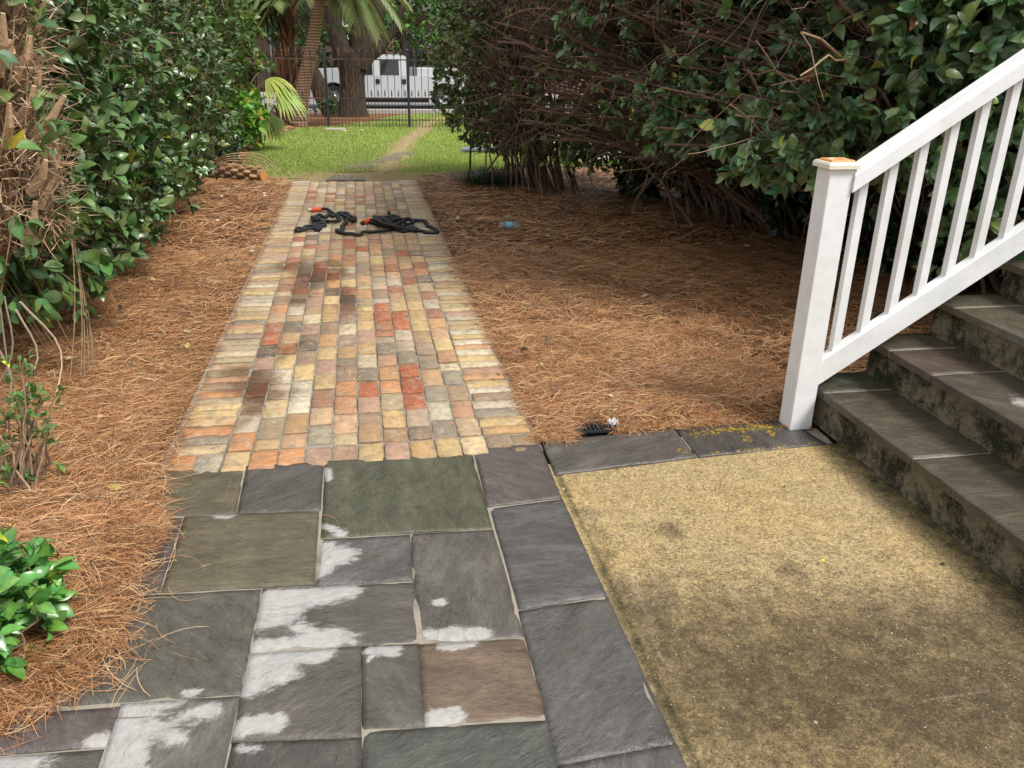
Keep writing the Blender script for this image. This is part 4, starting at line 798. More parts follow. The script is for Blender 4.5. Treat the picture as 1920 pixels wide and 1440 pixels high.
# ------------------------------------------------------------------ left foreground: ragged palm trunk, vine, twiggy plant, leafy bush
pr_ = empty('ragged_palm_trunk', (-1.66, 4.1, 0), 'ragged brown palm trunk with shredded fibres and cut leaf stalks, overgrown by a vine', 'palm')
tb = MB(); tb.tube([(-2.12, 4.25, -.03), (-1.95, 4.2, .35), (-1.72, 4.15, .9), (-1.66, 4.14, 1.4), (-1.64, 4.11, 2.2)], [.14, .15, .17, .17, .15], 12, (.14, .075, .04)); tb.build('trunk', M_bark, pr_, smooth=True)
bt = MB(); fb = MB()
for k in range(98):
    z = rng.uniform(.7, 2.1); a = rng.uniform(0, 2*math.pi); d = np.array([math.cos(a), math.sin(a), 0]); p0 = np.array([-1.62-.25*max(0, 1.-z), 4.10, z])+d*.19; L = rng.uniform(.10, .26)
    up_ = rng.uniform(.8, 2.6); e = p0+unit(d+np.array([0, 0, up_]))*L; bt = MB(); bt.tube([p0, (p0+e)/2+d*.02, e], [.026, .020, .010], 6, np.array((.33, .225, .14))*rng.uniform(.5, 1.6), cap=(.55, .42, .25)); bt.build('leaf_stalk', M_dry, pr_)
n = 7000; z = rng.uniform(.7, 2.15, n); a = rng.uniform(0, 2*math.pi, n); d = np.stack([np.cos(a), np.sin(a), np.zeros(n)], -1); O = np.stack([-1.66-.25*np.maximum(0, 1.-z), np.full(n, 4.14), z], -1)+d*rng.uniform(.17, .36, n)[:, None]
D = d*rng.uniform(.0, .7, n)[:, None]+rng.normal(0, .6, (n, 3))+np.array([0, 0, .15])
inst('fibres', [(-.5, 0, 0), (.5, 0, 0), (.4, .5, .03), (-.4, .5, .03), (0, 1, -.1)], [(0, 1, 2, 3), (3, 2, 4)], frames(D, rng.normal(0, 1, (n, 3)))*np.stack([rng.uniform(.002, .007, n), rng.uniform(.04, .17, n), np.full(n, .2)], -1)[:, None, :], O, np.array((.36, .25, .16))*rng.uniform(.2, 1.9, n)[:, None], M_dry, pr_)
rb = MB()
for k in range(5):
    x0 = -1.56+rng.normal(0, .08); y0 = 3.85+rng.normal(0, .1); z0 = rng.uniform(.35, .7); rb.tube(catmull([(x0, y0, z0), (x0+rng.normal(.02, .05), y0+rng.normal(0, .05), z0*.5), (x0+rng.normal(0, .08), y0-.05, .01)], 4), np.linspace(.005, .003, 9), 5, np.array((.42, .34, .25))*rng.uniform(.6, 1.3))
rb.build('hanging_roots', M_dry, pr_)
vn = empty('climbing_vine', (-1.55, 3.95, 0), 'green leafy vine climbing over the ragged palm trunk', 'vine')
Pv = shell_points(220, (-1.68, 4.1, 1.2), (.40, .40, .95), .05, zmin=.35, seed=61); M, O, idx, ax = whorls(Pv, 3, .085, 0.); inst('foliage', LEAF_N, LF_N, M, O, leafcols(len(O), (.095, .18, .065), .3, .02), M_leafsoft, vn, smooth=True)
vb = MB()
for k in range(14):
    a = rng.uniform(0, 6.28); p = [(-1.65+.3*math.cos(a+i*.25), 4.1+.32*math.sin(a+i*.25), .1+i*.22) for i in range(9)]; vb.tube(catmull(p, 3), .0028, 4, (.24, .17, .10))
vb.build('stems', M_bark, vn)
def small_plant(name, loc, label, c, r, n, per, leaf, col, stems, mat, yel=.03, sparse=False, seed=0, cat='plant'):
    rt2 = empty(name, loc, label, cat); Pd = shell_points(n, c, r, r[0]*.5, zmin=.03, seed=seed); M, O, idx, ax = whorls(Pd, per, leaf, .4)
    inst('foliage', LEAF_N, LF_N, M, O, leafcols(len(O), col, .35, yel, (.52, .60, .06)), mat, rt2, smooth=True); b_ = MB(); B0 = np.array(loc)
    for k in range(stems):
        e = Pd[k % len(Pd), :3]; a = B0+rng.normal(0, .03, 3)*np.array([1, 1, 0]); p = bez(a, a*.4+e*.6+np.array([0, 0, -.03]), e, 6, .012); b_.tube(p, np.linspace(.006, .002, 7), 5, np.array((.26, .18, .12))*rng.uniform(.6, 1.4))
    b_.build('stems', M_bark, rt2, smooth=True); return rt2
g = G(50, 935); small_plant('twiggy_plant', tuple(g), 'sparse twiggy plant with small curled leaves standing in the straw above the leafy bush', tuple(g+np.array([0.0, .05, .30])), (.15, .15, .28), 70, 5, .032, (.085, .17, .045), 26, M_leafsoft, .02, seed=71)
g = G(10, 1260); small_plant('leafy_bush', tuple(g), 'low bright green leafy bush in the straw at the left edge', tuple(g+np.array([-.07, .10, .15])), (.22, .24, .18), 230, 5, .058, (.075, .21, .04), 14, M_leaf, .045, seed=77)
b = MB(); g = G(15, 932); b.tube([g+np.array([-.08, .02, .03]), g+np.array([.035, -.01, .028])], .011, 8, (.78, .76, .70)); o = b.build('cut_stub', M_dry); meta(o, 'short pale cut stub lying in the straw beside the twiggy plant', 'stick')

# ------------------------------------------------------------------ fan palm, log, sticks beside the lawn
fp = empty('fan_palm', (-1.95, 14.6, 0), 'bright yellow green young fan palm with drooping leaves beside the lawn', 'palm')
def fan_leaf(b_, c, axis, nrm, R, nseg, spread, droop, col, w0=.03, tipc=None):
    axis = unit(np.array(axis, float)); nrm = unit(np.array(nrm, float)); s_ = np.cross(axis, nrm)
    for k in range(nseg):
        a = (k/(nseg-1)-.5)*spread; d = axis*math.cos(a)+s_*math.sin(a); L = R*(1-.25*abs(a)/spread*2)*rng.uniform(.9, 1.08); pts = []
        for i in range(6):
            t_ = i/5; pts.append(np.array(c)+d*L*t_+np.array([0, 0, -droop*L*t_**2.2])+nrm*.02*math.sin(k*3.1)*t_)
        sd2 = np.cross(d, nrm); v = []
        for i, p in enumerate(pts):
            wv = w0*math.sin(math.pi*min(.96, .18+.75*i/5))*(1 if i < 5 else .12); v += [p-sd2*wv, p+nrm*wv*.35, p+sd2*wv]
        f = []
        for i in range(5):
            o_ = i*3; f += [(o_, o_+1, o_+4, o_+3), (o_+1, o_+2, o_+5, o_+4)]
        cc = np.array(col)*rng.uniform(.7, 1.25); tcx = np.array(tipc if tipc is not None else col); cl = [cc*(1-i/5*.6)+tcx*(i/5*.6) for i in range(6) for _ in range(3)]
        b_.add(v, f, cl)
for (px, py, Yd, ax_, R, dr_, cl) in [(500, 150, 14.3, (.75, -.5, .25), .62, .75, (.32, .40, .06)), (490, 130, 14.6, (-.1, -.3, 1), .38, .2, (.38, .46, .08)), (520, 170, 14.1, (.9, -.3, -.1), .5, .7, (.20, .36, .06)), (480, 200, 14.3, (.2, -.8, -.4), .5, .6, (.16, .32, .06)), (500, 215, 14.4, (.5, -.6, -.6), .4, .4, (.14, .28, .05))]:
    b = MB(); c = AY(px, py, Yd); fan_leaf(b, c, ax_, (0.1, -.5, 1), R, 15, 2.2, dr_, cl, .028, (.40, .42, .12)); b.tube(bez((-1.95, 14.6, 0), (-1.9, 14.6, c[2]*.7), c, 6), .007, 5, (.30, .36, .10)); b.build('frond', M_leafsoft, fp)
Pd = shell_points(230, (-1.80, 14.1, .5), (.42, .4, .55), .2, zmin=.05, seed=81); rt3 = empty('broadleaf_plant', (-1.95, 14.1, 0), 'light green broad leaved plant growing under the fan palm', 'plant')
M, O, idx, ax = whorls(Pd, 5, .13, .2); inst('foliage', LEAF, LF, M, O, leafcols(len(O), (.15, .32, .06), .3, .05), M_leafsoft, rt3, smooth=True)
b = MB(); a, e = G(458, 262)+np.array([0, 0, .0]), AY(517, 195, 13.6); b.tube(catmull([a, (a+e)/2+np.array([.03, 0, -.05]), e], 5), .016, 6, (.45, .38, .24)); o = b.build('bare_stick', M_bark); meta(o, 'bare pale stick leaning up out of the straw in front of the fan palm', 'stick')
# cut palm log with boots
lg = empty('palm_log', (-1.35, 10.9, 0), 'cut palm log with scaly boots and an orange cut end beside the path end', 'log')
A, B_ = np.array([-1.95, 11.25, .10]), np.array([-1.17, 10.68, .09]); b = MB(); b.tube([A+(B_-A)*i/8 for i in range(9)], [.08, .085, .09, .088, .085, .08, .08, .075, .065], 12, (.30, .18, .10), cap=(.52, .24, .07)); b.build('core', M_dry, lg, smooth=True)
b = MB(); ax = unit(B_-A)
for i in range(9):
    for j in range(7):
        a_ = j*2*math.pi/7+i*.45; s1_ = np.cross(ax, (0, 0, 1)); s1_ = s1_/np.linalg.norm(s1_); s2_ = np.cross(ax, s1_); d = s1_*math.cos(a_)+s2_*math.sin(a_); p = A+(B_-A)*(i+.3)/9.6+d*.078
        b.tube([p, p+ax*.05+d*.018, p+ax*.10+d*.022], [.030, .026, .010], 5, np.array((.46, .31, .18))*rng.uniform(.6, 1.3), cap=(.50, .28, .10))
b.build('boots', M_dry, lg)
b = MB()
for k in range(4): b.tube(catmull([A+np.array([.1, -.1, .02*k]), A+np.array([.35, -.3-.05*k, .14+.03*k]), A+np.array([.75, -.42, .10+.04*k]), A+np.array([.85+.05*k, -.52, .01])], 5), np.linspace(.009, .004, 16), 5, (.42, .28, .17))
o = b.build('stalks', M_dry, lg)
b = MB(); b.tube([G(505, 338)+np.array([0, 0, .02]), G(567, 337)+np.array([0, 0, .025])], .009, 5, (.34, .24, .16)); o = b.build('fallen_stick', M_bark); meta(o, 'thin brown stick lying between the palm log and the brick path end', 'stick')

# ------------------------------------------------------------------ stepping stones and small things on the lawn
M_step = simple('wet_stone', (.15, .13, .10), .6, .3, 30, .3, bump=.4)
def stone(pxs, label, z=.006):
    q = [G(*p) for p in pxs]; c = sum(q)/4; rt4 = None; b_ = MB(); pts = []
    for i in range(4):
        a, e = q[i], q[(i+1) % 4]
        for k in range(4): p = a*(1-k/4)+e*k/4; pts.append((p[0]-c[0]+rng.normal(0, .008), p[1]-c[1]+rng.normal(0, .008)))
    b_.prism(pts, -.03, z, (1, 1, 1), .008); o_ = b_.build('stepping_stone', M_step); o_.location = (c[0], c[1], 0); return meta(o_, label, 'paving stone', 'stepping stones across the lawn')
stone([(612,337),(684,337),(680,329),(622,329)], 'dark stepping stone touching the end of the brick path', .004)
stone([(644,316),(702,316),(700,309),(652,309)], 'dark stepping stone just past the muddy puddle', .006)
stone([(675,306),(722,305),(718,301),(684,302)], 'narrow dark stepping stone, third from the path end', .006)
stone([(708,301),(752,300),(752,293),(716,294)], 'stepping stone at the start of the worn trail, fourth from the path end', .006)
stone([(730,293),(778,291),(774,286),(740,287)], 'grey stepping stone farthest along the worn trail', .006)
b = MB(); pts = []
c = (G(630, 325)+G(690, 318))/2
for k in range(24):
    a = 2*math.pi*k/24; pts.append((c[0]+.27*math.cos(a)*(1+.15*math.sin(3*a+1)), c[1]+.14*math.sin(a)*(1+.12*math.sin(4*a))))
b.prism(pts, -.01, .002, (1, 1, 1)); o = b.build('puddle', simple('muddy_water', (.16, .12, .035), .12, .5, 5, .2)); meta(o, kind='structure')
b = MB(); g = (G(611, 246)+G(646, 244))/2; b.box((-.2, -.07, 0), (.2, .07, .05), (1, 1, 1), .012); o = b.build('concrete_block', simple('weathered_block', (.40, .37, .30), .85, .2, 18, .3, bump=.5)); o.location = (g[0], g[1], 0); meta(o, 'flat pale concrete block lying on the grass by the fence post', 'block')
for (px, py, lb) in ((646, 246, 'small pale pebble lying in the grass right of the concrete block'), (678, 245, 'small pale pebble lying alone in the grass before the fence'), (512, 243, 'pale flat pebble lying in the straw by the fan palm')):
    b = MB(); g = G(px, py); n = 8; b.lathe([(.001, .03), (.03, .028), (.045, .012), (.04, 0)], (0, 0, 0), 'z', 8, (1, 1, 1)); o = b.build('pebble', simple('pebble_stone', (.55, .52, .45), .7, .2, 20, .2), smooth=True); o.location = tuple(g); o.scale = (1.2, .8, .8); meta(o, lb, 'stone', 'pebbles near the fence')
pp = MB(); a, e = G(866, 287), G(960, 286); a[2] = e[2] = .05; pp.tube([a, a*.5+e*.5, e+(e-a)*.6], .045, 12, (1, 1, 1)); o = pp.build('grey_pipe', simple('grey_plastic', (.15, .19, .24), .45, .4, 10, .1), smooth=True); meta(o, 'grey plastic pipe lying on the lawn beside the pruned shrub', 'pipe')
ed = MB(); ed.tube([(.78, 11.02, .015), (1.2, 11.2, .02), (1.65, 11.45, .02), (3.0, 11.8, .02), (5, 12.3, .02)], .012, 5, (.03, .025, .02)); o = ed.build('bed_edging', simple('edging_plastic', (.03, .027, .022), .6)); meta(o, 'thin dark edging strip between the straw bed and the lawn', 'edging')

# ------------------------------------------------------------------ garden hose (black, kinked, with red connectors)
hz = empty('garden_hose', (.0, 7.9, 0), 'black corrugated garden hose in tangled loops with red connectors lying on the bricks', 'hose')
c5b = lambda x, y: (540+x/6.4, 370+y/6.4)
def hp(lst, z=.018):
    out = []
    for i, p in enumerate(lst):
        g_ = G(*c5b(p[0], p[1])); zz = p[2] if len(p) > 2 else z; out.append(G(*c5b(p[0], p[1]), zz))
    return out
def wig(P, amp=.012, per=.11):
    out = []; s_ = 0; P = catmull(P, 8)
    for i, p in enumerate(P):
        if i: s_ += np.linalg.norm(p-P[i-1])
        a = s_/per*2*math.pi; tt = P[min(i+1, len(P)-1)]-P[max(i-1, 0)]; sd2 = np.array([-tt[1], tt[0], 0]); sd2 = sd2/(np.linalg.norm(sd2)+1e-9); out.append(p+sd2*amp*math.sin(a)+np.array([0, 0, amp*.3*(1+math.sin(a*.7))]))
    return out
HM = NT('hose_fabric', .6, .3); f = HM.new('ShaderNodeTexWave'); f.inputs['Scale'].default_value = 60; HM.l(HM.co(), f.inputs[0]); HM.col(HM.mix(HM.noise(200, 3), (.012, .012, .015), (.04, .04, .045))); HM.bump(HM.noise(220, 2), .6, .004); HM = HM.m
path = hp([(400,145),(450,148),(490,150),(520,185),(570,205),(640,190),(700,185),(740,225),(790,245),(810,262),(790,280),(750,262),(700,235),(640,205),(600,215,.03),(610,275),(560,292),(480,290),(420,285),(370,280),(330,290),(300,265),(300,235),(340,228),(390,215),(440,240),(490,215),(540,222),(600,200,.035),(660,215,.035),(720,262,.035),(700,300),(655,345),(655,390),(630,420),(595,410),(600,400),(650,430),(740,440),(830,450),(930,420),(1020,415),(1100,410),(1180,402),(1270,380),(1340,400),(1440,405),(1540,385),(1560,378),(1480,375),(1400,355),(1300,330,.03),(1180,290,.04),(1100,265,.04),(1040,235,.04),(1100,240,.05),(1200,240,.05),(1280,225,.05),(1320,245,.05),(1280,300,.045),(1180,330),(1080,315),(1000,300),(980,280),(1060,270,.05),(1180,300,.06),(1280,330,.06),(1380,290,.06),(1420,260,.05),(1480,270,.05),(1500,300,.04),(1450,330,.03),(1400,310,.03),(1350,270,.05),(1220,300,.07),(1130,260,.07),(1040,245,.06),(1140,310,.06),(1260,345,.05),(1400,380),(1560,400),(1680,425),(1760,430),(1790,410),(1760,380),(1690,350),(1660,320),(1640,290),(1570,282),(1490,275),(1380,270,.06),(1250,250,.07),(1210,230,.06)])
b = MB(); b.tube(wig(path, .010, .13), .0155, 8, (1, 1, 1)); b.build('hose_tube', HM, hz, smooth=True)
path2 = hp([(430,300),(440,335),(400,350),(370,385),(350,385),(330,350),(300,360),(260,345),(220,350),(180,375),(120,372),(95,385),(110,400),(170,395),(230,380),(290,380),(340,385),(370,355),(350,335),(300,335),(330,320),(380,310),(430,300),(450,290)], .02)
b = MB(); b.tube(wig(path2, .008, .12), .0155, 8, (1, 1, 1)); b.build('hose_loop', HM, hz, smooth=True)
b = MB(); b.tube(wig(hp([(330,240,.05),(310,250,.05),(330,270,.05),(370,260,.05),(340,235,.06),(320,255,.06)]), .005), .015, 7); b.build('hose_loop', HM, hz, smooth=True); b = MB(); b.tube(hp([(1212,175,.08),(1212,205,.05),(1215,235,.03)]), .016, 8); b.build('hose_loop', HM, hz, smooth=True); b = MB(); b.tube(hp([(740,250,.05),(780,240,.05),(800,262,.05),(770,275,.05),(730,255,.06)]), .015, 7); b.build('hose_loop', HM, hz, smooth=True); b = MB()
b.tube(hp([(1030,260,.06),(1160,320,.07),(1300,350,.06),(1420,372,.04)]), .0155, 8); b.tube(hp([(1000,290,.03),(1120,330,.03),(1250,355,.03),(1390,385,.03),(1540,395,.03)]), .0155, 8); b.tube(hp([(1090,235,.07),(1220,270,.08),(1330,260,.08),(1420,265,.06)]), .0155, 8); b.build('hose_loop', HM, hz, smooth=True)
M_red = simple('red_plastic', (.75, .10, .035), .4, .4, 20, .1)
a, e = hp([(285,147), (400,145)], .022); b = MB(); b.tube([a, e], .024, 10); cn = b.build('connector', M_red, hz, smooth=True); b = MB(); b.tube([a+(a-e)*.32, a+(a-e)*.02], .019, 10); b.build('fitting', simple('chrome', (.7, .7, .72), .2, .5, 10, .05, 1.), cn, smooth=True)
a, e = hp([(905,305), (990,272)], .024); b = MB(); b.tube([a, e], .024, 10); cn = b.build('connector', M_red, hz, smooth=True); b = MB(); b.tube([a+(a-e)*.22, a+(a-e)*.02], .018, 10); b.build('fitting', simple('black_plastic', (.03, .03, .03), .4), cn, smooth=True)

# ------------------------------------------------------------------ plastic bottle
bo = empty('plastic_bottle', (1.27, 7.56, .035), 'clear crumpled plastic water bottle with blue label and green cap lying on the straw', 'bottle')
t = NT('clear_plastic', .08, .5); t.col((.75, .85, .92)); t.b.inputs['Transmission Weight'].default_value = .75; t.b.inputs['IOR'].default_value = 1.2; M_clear = t.m
def rotx(o_, ang): o_.rotation_euler = (0, 0, ang)
b = MB(); b.lathe([(.0, .0), (.026, .002), (.032, .01), (.031, .03), (.032, .04), (.030, .055), (.032, .07), (.032, .13), (.029, .15), (.018, .175), (.0125, .183), (.0125, .193)], (0, 0, 0), 'x', 18); o = b.build('bottle_body', M_clear, None, smooth=True); o.parent = bo
b = MB(); b.lathe([(.0325, .065), (.0335, .07), (.0335, .115), (.0325, .12)], (0, 0, 0), 'x', 18); o = b.build('label_wrap', simple('label_blue', (.16, .50, .66), .4, .3, 60, .5), None, smooth=True); o.parent = bo
b = MB(); b.lathe([(.0, .205), (.0135, .205), (.0145, .203), (.0145, .190)], (0, 0, 0), 'x', 14); o = b.build('cap', simple('cap_green', (.08, .30, .12), .4), None, smooth=True); o.parent = bo
rotx(bo, -.15); bo.location = (1.255, 7.585, .052)

# ------------------------------------------------------------------ drain grate and paper scrap
dg = empty('drain_grate', tuple(G(1105, 803)), 'black slotted drain grate half covered by straw behind the flagstone kerb', 'drain')
c = G(1105, 803); b = MB(); x0, x1, y0, y1 = c[0]-.115, c[0]+.115, c[1]-.055, c[1]+.09
b.box((x0, y0, .0), (x1, y0+.012, .010)); b.box((x0, y1-.012, .0), (x1, y1, .010)); b.box((x0, y0+.012, .0), (x0+.012, y1-.012, .010)); b.box((x1-.012, y0+.012, .0), (x1, y1-.012, .010)); M_drain = simple('drain_plastic', (.022, .024, .028), .4, .4); b.build('frame', M_drain, dg)
b = MB()
for k in range(11): xx = x0+.018+k*(x1-x0-.036)/10; b.box((xx-.0055, y0+.012, .0), (xx+.0055, y1-.012, .009))
b.box((x0+.012, (y0+y1)/2-.004, .0), (x1-.012, (y0+y1)/2+.004, .0075)); b.build('slats', M_drain, dg)
b = MB(); b.box((x0+.012, y0+.012, -.03), (x1-.012, y1-.012, -.006)); b.build('sump', simple('dark_sump', (.006, .006, .006), .9), dg)
b = MB(); g = G(1149, 802); v = []; n = 7
for i in range(n):
    for j in range(n): u, v_ = i/(n-1)-.5, j/(n-1)-.5; v.append((u*.04, v_*.055, .018+.012*math.sin(i*1.9+j)+.01*math.cos(j*2.3)))
b.add(v, [(i*n+j, (i+1)*n+j, (i+1)*n+j+1, i*n+j+1) for i in range(n-1) for j in range(n-1)]); o = b.build('paper_scrap', simple('crumpled_paper', (.66, .64, .62), .7, .2, 60, .15)); o.location = (g[0], g[1], .008)
md = o.modifiers.new('s', 'SOLIDIFY'); md.thickness = .0012; meta(o, 'small crumpled white paper scrap at the edge of the drain grate', 'litter')
# fallen leaves
def fallen(px, py, col, label, s=.06, a=0., base=0.):
    b_ = MB(); b_.add([(v[0]*s, v[1]*s, v[2]*s*1.5+.006) for v in LEAF], LF, col); o_ = b_.build('fallen_leaf', M_dry); g_ = G(px, py, base); o_.location = (g_[0], g_[1], g_[2]+.008+(bedh(g_[0], g_[1]) if py < 780 and px > 700 else 0)+.01*(py < 780)); o_.rotation_euler = (.15, .1, a); m_ = o_.modifiers.new('s', 'SOLIDIFY'); m_.thickness = .0008; meta(o_, label, 'leaf', 'fallen leaves')
fallen(1199, 409, (.55, .52, .12), 'yellow fallen leaf on the shaded straw behind the bottle', .11, 1.3)
fallen(1476, 806, (.52, .25, .12), 'curled tan leaf against the left foot of the newel post', .035, .5)
fallen(1510, 806, (.45, .20, .09), 'curled brown leaf in front of the newel post', .05, -1.2)
fallen(936, 756-40, (.12, .08, .05), 'dark dead leaf on the right border of the bricks', .04, .4)
fallen(1545, 1060, (.60, .45, .08), 'tiny yellow leaf fragment on the concrete landing', .02, .4)
# small stones on the landing
k = 0
for (px, py, r, lb) in ((1637, 900, .011, 'dark pebble on the landing close to the first riser'), (1452, 910, .004, 'tiny dark crumb on the landing near the lichen slab'), (1471, 912, .005, 'tiny dark crumb right beside another on the landing'), (1768, 1057, .007, 'small flat dark chip on the landing'), (1838, 1070, .008, 'dark chip on the landing beside the riser foot')):
    b = MB(); b.lathe([(.0, 1.), (.7, .8), (1., .3), (.8, 0.)], (0, 0, 0), 'z', 7); o = b.build('pebble', simple('dark_pebble', (.06, .05, .05), .6), smooth=True); g = G(px, py); o.location = (g[0], g[1], -.002); o.scale = (r*1.2, r*.9, r*.9); meta(o, lb, 'stone')

# ------------------------------------------------------------------ iron fence
FY = 18.2
fe = empty('iron_fence', (1.07, FY, 0), 'black and rusty wrought iron fence with spear pickets and square posts across the lawn', 'fence')
t = NT('rusty_iron', .6, .4); t.col(t.mix(t.ramp(t.noise(3, 6, .7), [(.42, 0.), (.6, 1.)]), (.022, .024, .028), (.13, .065, .04))); M_iron = t.m
M_post = simple('post_iron', (.022, .028, .036), .45, .45, 8, .2)
pxs = [1.07+1.665*k for k in range(-3, 7)]
for x in pxs:
    b = MB(); b.box((x-.028, FY-.028, -.05), (x+.028, FY+.028, 1.50)); b.prism([(x-.035, FY-.035), (x+.035, FY-.035), (x+.035, FY+.035), (x-.035, FY+.035)], 1.50, 1.53, (1, 1, 1), .02); b.build('fence_post', M_post, fe)
def spear(b_, x, z, s_=1.):
    b_.tube([(x, FY, z), (x, FY, z+.05*s_), (x, FY, z+.10*s_), (x, FY, z+.19*s_)], [.008, .009, .022*s_, .002], 6); b_.box((x-.032*s_, FY-.006, z+.04*s_), (x+.032*s_, FY+.006, z+.055*s_))
for a, e in zip(pxs[:-1], pxs[1:]):
    b = MB()
    for z, h_ in ((1.32, .012), (.573, .012), (.144, .010)): b.box((a+.028, FY-.010, z-h_), (e-.028, FY+.010, z+h_))
    b.build('rails', M_iron, fe); b = MB(); n = 12
    for i in range(1, n): x = a+(e-a)*i/n; b.box((x-.0065, FY-.0065, -.02), (x+.0065, FY+.0065, 1.36)); spear(b, x, 1.36)
    for i in range(n): x = a+(e-a)*(i+.5)/n; b.box((x-.0055, FY-.0055, -.02), (x+.0055, FY+.0055, .62)); spear(b, x, .60, .8)
    b.build('pickets', M_iron, fe)

# ------------------------------------------------------------------ palms and oak behind the fence
def palm_frond(b_, c, d0, L, droop, col, tipc, nl=34, wl=.022, ll=.42):
    """feathered frond: rachis with drooping leaflets"""
    d0 = unit(np.array(d0, float)); P = [np.array(c)+d0*L*t_+np.array([0, 0, -droop*L*t_**2]) for t_ in np.linspace(0, 1, 12)]; b_.tube(P, np.linspace(.018, .004, 12), 5, np.array(col)*1.1)
    for k in range(nl):
        t_ = .22+.76*k/nl; i = t_*11; p = P[int(i)]*(1-i % 1)+P[min(11, int(i)+1)]*(i % 1); T = unit(P[min(11, int(i)+1)]-P[max(0, int(i)-1)])
        for sgn in (-1, 1):
            s_ = unit(np.cross(T, (0, 0, 1)))*sgn; d = unit(s_*.8+T*.7+np.array([0, 0, .15])); LL = ll*(1-.5*abs(t_-.5))*rng.uniform(.85, 1.1); v = []; 
            for q in range(5):
                u = q/4; pp_ = p+d*LL*u+np.array([0, 0, -.55*LL*u**2]); wv = np.cross(d, (0, 0, 1))*wl*math.sin(math.pi*(.2+.78*u)); v += [pp_-wv, pp_+wv]
            cc = np.array(col)*rng.uniform(.7, 1.3); tt = np.array(tipc); b_.add(v, [(2*q, 2*q+1, 2*q+3, 2*q+2) for q in range(4)], [cc*(1-q/4*.7)+tt*(q/4*.7) for q in range(5) for _ in (0, 1)])
# ringed leaning palm
lp = empty('leaning_palm', (-1.27, 20, -.07), 'leaning palm with smooth ringed reddish trunk behind the fence', 'palm')
tr = [(-1.30, 20, -.1), (-1.24, 20, .3), (-1.13, 20, .8), (-1.02, 20, 1.15), (-.93, 20, 1.45), (-.80, 20, 1.95), (-.68, 20, 2.45), (-.58, 20, 2.85), (-.52, 20, 3.2)]
pts = catmull(tr, 10); rad = [.19 if i < 2 else .165-.05*i/len(pts)+.006*(i % 2) for i in range(len(pts))]
t = NT('ringed_trunk', .75, .2); f = t.new('ShaderNodeTexWave', bands_direction='Z'); f.inputs['Scale'].default_value = 5.2; f.inputs['Distortion'].default_value = 3.; f.inputs['Detail'].default_value = 3
t.l(t.co(), f.inputs[0]); c = t.mix(t.noise(4, 5), (.20, .11, .065), (.36, .19, .11)); t.col(t.mix(t.ramp(f.outputs['Fac'], [(.80, 0.), (.93, .85)]), c, (.60, .50, .38))); t.bump(f.outputs['Fac'], .5, .02); M_ring = t.m
b = MB(); b.tube(pts, rad, 16, (1, 1, 1)); b.build('trunk', M_ring, lp, smooth=True)
crown = (-.50, 19.9, 3.05)
b = MB(); 
for (d, L, dr_) in [((.75, -.2, .3), 1.7, .95), ((.55, -.5, .1), 1.5, 1.0), ((.9, .1, .5), 2.0, .8), ((.3, -.6, .3), 1.5, 1.1), ((-.8, -.2, .5), 1.8, .9), ((-.6, .4, .6), 1.8, .8), ((0, .9, .6), 1.8, .8), ((.6, .6, .6), 1.8, .8), ((-.9, .1, .1), 1.6, .9), ((.2, -.9, .8), 1.6, .9), ((-.3, -.8, .5), 1.6, .9)]:
    b2 = MB(); palm_frond(b2, crown, d, L, dr_, (.07, .12, .035), (.26, .27, .12)); b2.build('frond', M_leafsoft, lp)
fanb = MB()
for (c_, ax_, R) in (((.05, 19.7, 2.42), (.75, -.2, -.55), .85), ((-.30, 19.6, 2.6), (.3, -.3, -.6), .60), ((.25, 19.8, 2.75), (.9, .1, -.1), .8)):
    b2 = MB(); fan_leaf(b2, c_, ax_, (.4, -.6, .6), R, 24, 2.1, .40, (.06, .10, .03), .012, (.34, .33, .12)); b2.tube(bez(crown, (c_[0]-.2, c_[1], c_[2]+.3), c_, 5), .012, 5, (.25, .28, .12)); b2.build('frond', M_leafsoft, lp)
# booted palm
bp2 = empty('booted_palm', (-1.55, 20.6, -.1), 'palm with rough reddish boots and green fronds standing left of the leaning palm', 'palm')
b = MB(); b.tube([(-1.60, 20.6, -.12), (-1.57, 20.6, .6), (-1.48, 20.6, 1.3), (-1.40, 20.6, 2.0), (-1.36, 20.6, 2.6)], [.22, .20, .17, .13, .09], 12, (.15, .07, .04)); b.build('trunk', M_bark, bp2, smooth=True)
b = MB()
for k in range(130):
    z = rng.uniform(-.05, 2.4); a = rng.uniform(0, 6.28); cxk = -1.60+.24*max(0, z)/2.6; rk = .20-.035*z; d = np.array([math.cos(a), math.sin(a), 0]); p = np.array([cxk, 20.6, z])+d*rk; L = rng.uniform(.12, .26)
    b.tube([p, p+d*.05+np.array([0, 0, L*.5]), p+d*.11*rng.uniform(.6, 1.6)+np.array([0, 0, L])], [.045, .034, .012], 5, np.array((.21, .115, .07))*rng.uniform(.4, 1.7))
b.build('boots', M_dry, bp2)
for k in range(13):
    a = k*2*math.pi/13+.2; b = MB(); palm_frond(b, (-1.40, 20.5, 1.75+.05*k), (math.cos(a)*.8, math.sin(a)*.6-.25, 1.0 if k % 3 else .5), 1.7, .45, (.13, .19, .06), (.20, .24, .10), 30, .018, .4); b.build('frond', M_leafsoft, bp2)
for k in range(8):
    a = math.pi*.7+k*.25; b = MB(); palm_frond(b, (-1.75, 20.7, 2.5), (math.cos(a)*.7, math.sin(a)*.4-.2, -.1), 1.6, .75, (.035, .05, .022), (.05, .055, .03), 30, .022, .45); b.build('dead_frond', M_leafsoft, bp2)
